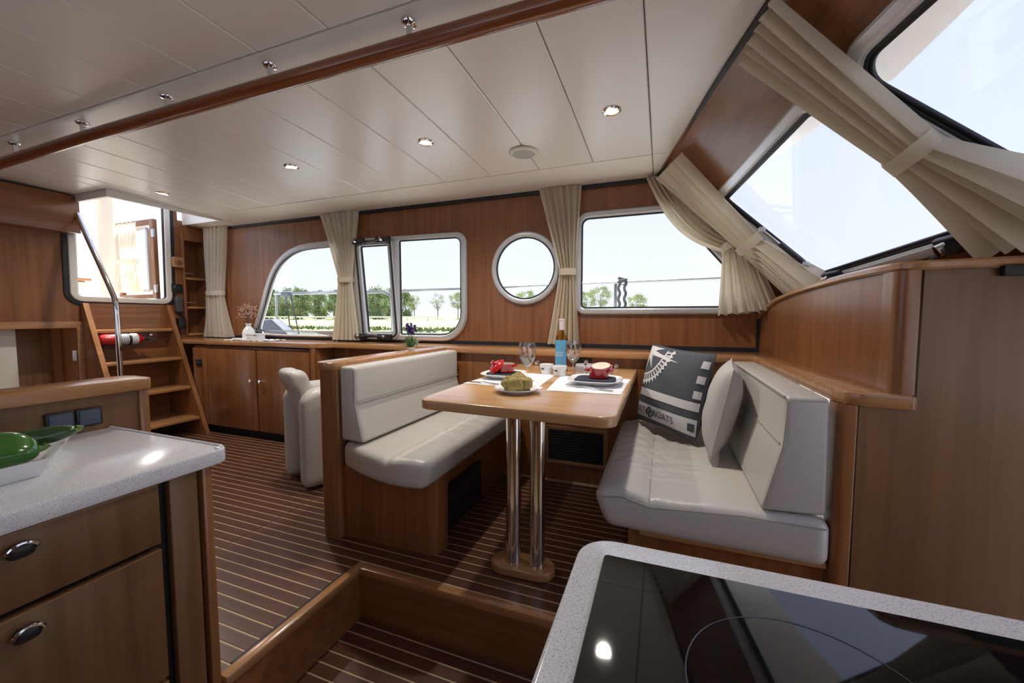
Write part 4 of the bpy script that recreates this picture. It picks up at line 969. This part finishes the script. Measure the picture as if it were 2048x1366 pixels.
curtain('side_curtain', 'beige curtain tied straight beside the bookcase and dried flowers', [(-4.235, YC, 1.905), (-3.905, YC, 1.905)], [(-4.225, YC, 1.272), (-3.985, YC, 1.272)], [(-4.265, YC, .845), (-3.905, YC, .845)], (0, -1, 0), 6, .60, .020, seed=2)
curtain('side_curtain', 'beige tied curtain between the arched window and the sliding window', [(-2.765, YC, 1.905), (-2.345, YC, 1.905)], [(-2.555, YC, 1.350), (-2.412, YC, 1.350)], [(-2.625, YC, .850), (-2.335, YC, .850)], (0, -1, 0), 7, .53, .020, seed=3)
curtain('side_curtain', 'beige tied curtain beside the round porthole', [(-.805, YC, 1.905), (-.518, YC, 1.905)], [(-.655, YC, 1.343), (-.555, YC, 1.343)], [(-.735, YC, .858), (-.522, YC, .858)], (0, -1, 0), 6, .54, .019, seed=4)
curtain('side_curtain', 'beige curtain swept across the large side window into the corner', [(-.118, YC - .01, 1.900), (.03, YC - .02, 1.885)], [(.315, YC - .03, 1.425), (.435, YC - .08, 1.475)], [(.300, YC - .02, 1.050), (.60, YC - .12, 1.085)], (-.35, -1, .15), 6, .60, .024, seed=5, sweep_p=1.0, bow=(-.035, 0, -.085))
def wsp_(a, b, c=-.045): return ws(a, b, c)
curtain('windscreen_curtain', 'beige curtain tied along the outer edge of the raked windscreen', [wsp_(.14, .03), wsp_(.50, .06)], [wsp_(.30, .645), wsp_(.50, .62)], [wsp_(.40, .99), wsp_(.68, .945)], -WN, 6, .62, .026, seed=15, sweep_p=1.3)
curtain('windscreen_curtain', 'beige curtain with wide tie between the two raked windscreen panes', [wsp_(1.165, .055), wsp_(1.40, .025)], [wsp_(1.31, .605), wsp_(1.442, .585)], [wsp_(1.345, .945), wsp_(1.66, .90)], -WN, 6, .60, .022, seed=12, sweep_p=1.9)
# ================================================================== THINGS ON THE LEDGE
ZL = .8355
vs_t = thing('white_vase', 'white ribbed vase holding dried flowers on the cabinet top', 'vase', (-3.50, 2.53, ZL))
prof = [(0, 0), (.046, 0), (.050, .004)] + [(.050 + .0016 * (k % 2), .006 + .0075 * k) for k in range(9)] + [(.045, .085), (.030, .108), (.020, .120), (.018, .132), (.026, .142), (.028, .148), (.024, .147), (.015, .130), (0, .12)]
G().lathe(prof, (-3.50, 2.53, ZL), 32).obj('body', 'white', vs_t, angle=30)
df = thing('dried_flowers', 'bunch of dried pinkish flowers standing in the white vase', 'flowers', (-3.50, 2.53, ZL + .13)); random.seed(11)
tg = G(); hg = G()
for k in range(46):
    a = random.uniform(0, 6.28); sp_ = random.uniform(.01, .085); h = random.uniform(.20, .315); e = V((-3.50 + sp_ * math.cos(a), 2.53 + sp_ * math.sin(a) * .8, ZL + h))
    tg.tube([(-3.50 + .008 * math.cos(a), 2.53 + .008 * math.sin(a), ZL + .12), (-3.50 + sp_ * .35 * math.cos(a), 2.53 + sp_ * .35 * math.sin(a), ZL + .12 + (h - .12) * .6), e], .0012, 4)
    for q in range(5):
        c = e + V((random.gauss(0, .012), random.gauss(0, .012), random.gauss(0, .012))); hg.lathe([(0, -.007), (.0065, 0), (.004, .005), (0, .007)], c, 6)
tag(tg.obj('twigs', 'twig', df), kind='stuff'); tag(hg.obj('flower_heads', 'dried', df), kind='stuff')
tag(G().grid(lambda u, v: (-3.66 + .52 * u, 2.385 + .22 * v + .008 * math.sin(u * 40), ZL + .0015 + .004 * math.sin(u * 23 + v * 5) ** 2), 40, 10).obj('table_runner', 'paper'), 'crumpled white runner cloth under the vase on the cabinet top', 'cloth')
wb = thing('white_box', 'small white rectangular box standing before the vase', 'box', (-3.28, 2.43, ZL)); G().rbox(-3.355, -3.215, 2.40, 2.47, ZL + .004, ZL + .058, .004).obj('body', 'white', wb); G().rbox(-3.358, -3.212, 2.397, 2.473, ZL + .050, ZL + .064, .003).obj('lid', 'white', wb)
G().rbox(-3.25, -3.238, 2.394, 2.398, ZL + .048, ZL + .056, .001, 1).obj('clasp', 'black', wb)
tag(G().cushion(-3.53, -3.42, 2.39, 2.44, ZL + .004, ZL + .022, .008, (8, 6, 4)).obj('soap_dish', 'white', angle=60), 'low white oval dish before the vase', 'dish')
lv = thing('lavender_plant', 'small potted lavender with purple flowers on the partition ledge', 'plant', (-1.468, 2.10, ZL)); random.seed(5)
G().lathe([(0, 0), (.020, 0), (.026, .022), (.024, .022), (.02, .018), (0, .018)], (-1.468, 2.10, ZL), 20).obj('pot', 'white', lv)
lg_ = G(); sg_ = G(); pg_ = G()
for k in range(150):
    a = random.uniform(0, 6.28); b0 = V((-1.468 + random.gauss(0, .012), 2.10 + random.gauss(0, .012), ZL + random.uniform(.015, .055))); d = V((math.cos(a), math.sin(a), random.uniform(.3, 1.6))).normalized() * random.uniform(.03, .06); s_ = V((-d.y, d.x, 0)).normalized() * .004
    lg_.add([b0 - s_, b0 + s_, b0 + d * .6 + s_ * .8 + V((0, 0, .004)), b0 + d], [(0, 1, 2), (0, 2, 3)])
for k in range(7):
    a = 6.28 * k / 7; e = V((-1.468 + .028 * math.cos(a) * (.4 + .6 * (k % 2)), 2.10 + .028 * math.sin(a) * (.4 + .6 * (k % 2)), ZL + .105 + .012 * (k % 3)))
    sg_.tube([(-1.468, 2.10, ZL + .03), (-1.468 + .010 * math.cos(a), 2.10 + .010 * math.sin(a), ZL + .07), e], .0013, 5)
    for q in range(16):
        c = e + V((random.gauss(0, .006), random.gauss(0, .006), q * .0026)); pg_.lathe([(0, -.006), (.0075, 0), (0, .007)], c, 5)
tag(lg_.obj('leaves', 'leaf', lv, angle=0), kind='stuff'); sg_.obj('stems', 'stem', lv); tag(pg_.obj('flower_spikes', 'purple', lv), kind='stuff')
# ================================================================== CEILING FITTINGS
cr_ = thing('ceiling_handrail', 'long varnished wooden grab rail hung from the ceiling on chrome posts', 'handrail', (-1.8, 1.13, 1.9))
G().tube([(x, 1.13, 1.913 - .0012 * max(0, -x - 2.2) ** 2 * 6) for x in [.25 - .15 * k for k in range(31)]], .0275, 20).obj('rail', 'rail', cr_, angle=60)
for x in (-.165, -.776, -1.39, -1.999, -2.646, -3.304, -3.95):
    p_ = G().lathe([(.0105, -.07), (.0105, .0)], (x, 1.13, cz(1.13)), 16).obj('post', 'chrome', cr_); G().lathe([(.0105, -.010), (.022, -.007), (.026, -.001), (.026, .0)], (x, 1.13, cz(1.13)), 20).obj('flange', 'chrome', p_)
def downlight(x, y, label):
    z = cz(y); t = thing('ceiling_downlight', label, 'ceiling light', (x, y, z), group='round recessed ceiling downlights')
    G().lathe([(.030, -.004), (.036, -.006), (.041, -.003), (.042, .0), (.030, .0)], (x, y, z), 28).obj('bezel', 'chrome', t); G().lathe([(0, -.0035), (.0305, -.003)], (x, y, z), 24).obj('lens', 'lamp', t, angle=0)
    ld_ = bpy.data.lights.new('downlight_beam', 'SPOT'); ld_.energy = LAMP_W; ld_.color = (1., .93, .83); ld_.spot_size = math.radians(150); ld_.spot_blend = .9; ld_.shadow_soft_size = .03
    lo = bpy.data.objects.new('downlight_beam', ld_); col.objects.link(lo); lo.parent = t; lo.location = (0, 0, -.012)
downlight(-.233, 1.87, 'lit chrome downlight nearest the windscreen curtain'); downlight(-1.185, 1.855, 'lit chrome downlight beside the round ceiling speaker'); downlight(-2.14, 1.86, 'lit chrome downlight before the sliding window curtain'); downlight(-3.49, 1.91, 'lit chrome downlight beside the companionway hatch')
csp = thing('ceiling_speaker', 'round grey ceiling speaker with cream rim', 'speaker', (-.735, 2.13, cz(2.13)))
G().lathe([(.062, -.010), (.074, -.009), (.082, -.002), (.082, .0)], (-.735, 2.13, cz(2.13)), 36).obj('rim', 'cream', csp); G().lathe([(0, -.012), (.04, -.0115), (.0635, -.0095)], (-.735, 2.13, cz(2.13)), 32).obj('grille', 'grille', csp)
# ================================================================== AFT DECK SEEN THROUGH THE COMPANIONWAY
struct(G().box(-8.5, -4.50, -1.2, 3.4, 1.02, 1.06).box(-4.50, XL - .04, 1.68, 2.42, 1.10, 1.15).obj('deck_aft', 'hull', base=(0, 0, 0)), 'white aft deck')
struct(G().box(-8.5, -5.6, 3.2, 3.3, 1.06, 1.55).box(-8.5, -8.4, -1.2, 3.3, 1.06, 1.55).obj('coaming_aft', 'hull', base=(0, 0, 0)), 'white aft deck coaming')
dl = thing('open_cabin_door', 'open wooden cabin door leaf with window beyond the companionway', 'door', (-4.6, 2.30, 1.15))
G().rbox(-4.40, -4.345, 2.285, 2.32, 1.19, 1.93, .004).rbox(-4.92, -4.87, 2.285, 2.32, 1.19, 1.93, .004).rbox(-4.87, -4.40, 2.285, 2.32, 1.19, 1.25, .004).rbox(-4.87, -4.40, 2.285, 2.32, 1.88, 1.93, .004).obj('door_frame', 'lip_z', dl)
wfr = rpoly([(-4.85, 1.27), (-4.42, 1.27), (-4.42, 1.865), (-4.85, 1.865)], .05, 5)
plate([wfr, shrink(wfr, .03)], .03, xz(2.29), bevel=.006).obj('window_frame', 'alu', dl); plate([shrink(wfr, .02)], .005, xz(2.30)).obj('window_pane', 'glass', dl)
for zz in (1.30, 1.80): G().rbox(-4.36, -4.325, 2.275, 2.292, zz - .035, zz + .035, .003).obj('hinge', 'alu', dl)
curtain('door_curtain', 'cream curtain hanging on the open cabin door', [(-4.88, 2.25, 1.90), (-4.50, 2.25, 1.90)], [(-4.85, 2.25, 1.55), (-4.53, 2.25, 1.55)], [(-4.87, 2.25, 1.27), (-4.48, 2.25, 1.27)], (0, -1, 0), 6, .5, .014, seed=9)
tag(G().cushion(-5.46, -5.34, 2.37, 2.50, 1.06, 2.9, .05, (6, 6, 20)).obj('canvas_roll', 'canvas', angle=60), 'upright cream canvas roll on the aft deck', 'canvas')
ds = thing('deck_locker', 'cream moulded locker with wooden strip on the aft deck', 'locker', (-5.6, 1.9, 1.06))
G().rbox(-6.0, -5.45, 1.2, 2.30, 1.06, 1.40, .03).obj('base', 'hull', ds); G().rbox(-6.0, -5.43, 1.2, 2.31, 1.40, 1.43, .008).obj('wood_strip', 'lip_y', ds); G().rbox(-6.05, -5.75, 1.2, 2.25, 1.43, 1.74, .05).obj('back_pad', 'canvas', ds)
# ================================================================== OUTSIDE: RAILING, RIVER, TREES
struct(G().box(-6.5, 1.2, YW + .05, 3.45, .30, .36).box(-6.5, 1.2, 3.38, 3.45, .36, .62).obj('side_deck', 'hull', base=(0, 0, 0)), 'white side deck outside the windows')
rl = thing('deck_railing', 'stainless steel deck railing with stanchions outside the windows', 'railing', (-2., 3.3, .36)); M['railsteel'] = mat('brushed_rail_steel', (.34, .35, .37), .22, .9)
G().tube([(-2.42, 3.3, 1.295), (-1.5, 3.3, 1.30), (1.2, 3.3, 1.335), (2.2, 3.1, 1.36)], .014, 10).obj('top_rail', 'railsteel', rl)
G().tube([(-4.12, 3.3, 1.30), (-2.75, 3.3, 1.292)] + [(-2.62 + .10 * math.sin(a), 3.3, 1.192 + .10 * math.cos(a)) for a in (0, .4, .8, 1.2, 1.57)] + [(-2.52, 3.3, .36)], .016, 10).obj('rail_hoop', 'railsteel', rl)
for x in (-4.10, -.36, .98): G().tube([(x, 3.3, .36), (x, 3.3, 1.31)], .013, 10).obj('stanchion', 'railsteel', rl)
rp = thing('mooring_rope', 'dark braided mooring rope looped over the deck rail', 'rope', (-.31, 3.28, .6)); 
for dx in (0, .045): G().tube([(-.33 + dx + .006 * math.sin(k * .9), 3.275 + .006 * math.cos(k * .9), 1.33 - .012 * k) for k in range(56)], .011, 8).obj('strand', 'rope', rp)
G().tube([(-.31 + .03 * math.cos(k * .7), 3.3 + .024 * math.sin(k * .7), 1.300 + .004 * k) for k in range(14)], .012, 8).obj('knot', 'rope', rp)
ln = thing('fender_lines', 'two dark lines hanging from the rail end outside the arched window', 'rope', (-3.9, 3.28, .8))
for dx in (0, .075): G().tube([(-3.93 + dx, 3.28, 1.30), (-3.90 + dx * 1.3, 3.28, 1.08), (-3.87 + dx * 1.6, 3.28, .85)], .007, 6).obj('line', 'rope', ln)
G().cushion(-3.99, -3.88, 3.26, 3.34, 1.265, 1.325, .02, (4, 4, 4)).obj('rail_clamp', 'pouch', ln)
tag(G().prism([(-3.99, .36), (-3.45, .36), (-3.52, .86), (-3.76, 1.02), (-3.90, 1.01), (-3.99, .95)], lambda a, b, d: (a, d, b), 2.96, 3.08, .02, 2).obj('canvas_cover', 'pouch'), 'blue-grey canvas cover on the side deck outside the arched window', 'cover')
struct(G().box(-260, 260, 3.6, 32, -.40, -.36).obj('river', 'water', base=(0, 0, 0)), 'calm pale river')
def bankz(y): return -.36 + min(1., max(0, (y - 30) / 5)) * .55 + max(0, min(1, (y - 55) / 15)) * .55
struct(G().grid(lambda u, v: (-260 + 520 * u, 29.5 + 200 * v ** 2, bankz(29.5 + 200 * v ** 2) + .10 * math.sin(u * 400 + v * 37) * (v > .02)), 200, 40).obj('riverbank', 'bank', base=(0, 0, 0)), 'grassy far river bank')
random.seed(21); rd = G()
for k in range(2600):
    x = random.uniform(-75, 35); y = random.uniform(30.2, 31.6); h = random.uniform(.2, .55); w = random.uniform(.1, .3)
    rd.add([(x - w, y, -.38), (x + w, y, -.38), (x + random.uniform(-.2, .2), y + .1, -.38 + h), (x + w * .3, y + .3, -.38)], [(0, 1, 2), (1, 3, 2), (3, 0, 2)])
tag(rd.obj('bank_reeds', 'reed', angle=0), 'low dark green reeds along the far waterline', 'reeds', kind='stuff')
br2 = thing('road_barrier', 'pale road barrier running along the far bank', 'barrier', (-60, 56, .2))
G().box(-140, -34, 56, 56.15, .75, 1.0).obj('beam', 'hull', br2)
for k in range(27): G().box(-140 + 4 * k, -139.8 + 4 * k, 56.15, 56.3, .1, .95).obj('post', 'alu', br2)
def crown_mesh(name, n, rx, rz, leaf, m, seed, hole=.0):
    random.seed(seed); g = G(); cl = []
    for k in range(26):
        a = random.uniform(0, 6.28); r = random.uniform(0, 1) ** .5; z = random.uniform(-1, 1); q = math.sqrt(max(0, 1 - z * z * .9))
        cl.append(V((rx * r * q * math.cos(a), rx * r * q * math.sin(a), rz * z)))
    for k in range(n):
        c = random.choice(cl) + V((random.gauss(0, rx * .17), random.gauss(0, rx * .17), random.gauss(0, rz * .15)))
        d = V((random.gauss(0, 1), random.gauss(0, 1), random.gauss(0, 1))).normalized(); e = d.orthogonal().normalized() * leaf * random.uniform(.6, 1.2); f_ = d.cross(e).normalized() * leaf * random.uniform(.4, .9)
        g.add([c - e, c + f_, c + e, c - f_], [(0, 1, 2, 3)])
    me = bpy.data.meshes.new(name); me.from_pydata([tuple(p) for p in g.v], [], g.f); me.update(); me.materials.append(M[m]); return me
CR = [crown_mesh('foliage', 1500, 1., 1., .055, 'foliage', 1), crown_mesh('foliage', 2600, 1., 1., .062, 'foliage', 2), crown_mesh('foliage', 4200, 1., 1., .085, 'foliage2', 3), crown_mesh('foliage', 4200, 1., 1., .085, 'foliage2', 4)]
def trunk_mesh(seed):
    random.seed(seed); g = G(); g.tube([(0, 0, 0), (.02, .01, .5), (.0, 0, 1.0)], [.045, .035, .02], 8)
    for k in range(9):
        a = random.uniform(0, 6.28); z = random.uniform(.45, .95); g.tube([(0, 0, z), (.16 * math.cos(a), .16 * math.sin(a), z + .25), (.30 * math.cos(a), .30 * math.sin(a), z + .55)], [.016, .010, .004], 5)
    me = bpy.data.meshes.new('trunk'); me.from_pydata([tuple(p) for p in g.v], [], g.f); me.update(); me.materials.append(M['bark']); return me
TR = [trunk_mesh(1), trunk_mesh(2)]
def tree(x, y, h, r, crown, label, tall=.45, group=None):
    z0 = bankz(y); t = thing('bank_tree', label, 'tree', (x, y, z0), group)
    a = bpy.data.objects.new('trunk', TR[crown % 2]); col.objects.link(a); a.parent = t; a.scale = (h * .45, h * .45, h * .62)
    c = bpy.data.objects.new('foliage', CR[crown]); col.objects.link(c); c.parent = t; rz = h * (1 - tall) / 2; c.location = (0, 0, h - rz); c.scale = (r, r, rz); c.rotation_euler = (0, 0, x)
    return t
Y0 = 64.
single = [(827, 606, 'leafless-looking slim tree left of the middle one beyond the sliding window', 0), (874, 603, 'slim round tree in the middle beyond the sliding window', 0), (913, 603, 'fuller green tree at the right edge of the sliding window', 1)]
def px2x(px, y): # world x of a direction on the far bank at distance y
    a = math.radians(20.7); u = (px - 1024) / 798.; return y * (u * math.cos(a) - math.sin(a)) / (u * math.sin(a) + math.cos(a))
for x_, lab, cw, h_, r_ in ((-43.9, 'slim bare-looking tree beyond the sliding window, furthest aft of three', 0, 4.3, 1.15), (-38.8, 'slim round tree beyond the sliding window, middle of three', 0, 4.5, 1.25), (-34.6, 'fuller green tree beyond the sliding window, foremost of three', 1, 4.6, 1.45), (-21.6, 'round green tree seen through the porthole', 1, 4.6, 1.7), (-12.6, 'green tree at the aft edge of the large side window', 1, 4.4, 1.5), (-9.3, 'round green tree beside the rope in the large side window', 1, 5.0, 1.7), (-3.6, 'low green tree forward of the rope in the large side window', 1, 3.7, 1.5)):
    tree(x_, Y0 + (6 if -13 < x_ < -12 else 0), h_, r_, cw, lab)
random.seed(33)
for k in range(26):
    for j in (0, 1, 2): tree(-50.5 - 4.95 * k - 1.6 * j, 62 + 6.5 * j, (5.0 if k < 7 else 6.2) + random.uniform(-.4, .8), random.uniform(1.70, 1.78), 2 + (k + j) % 2, 'dense green tree in the row on the far bank', .06, 'dense row of trees on the far bank')
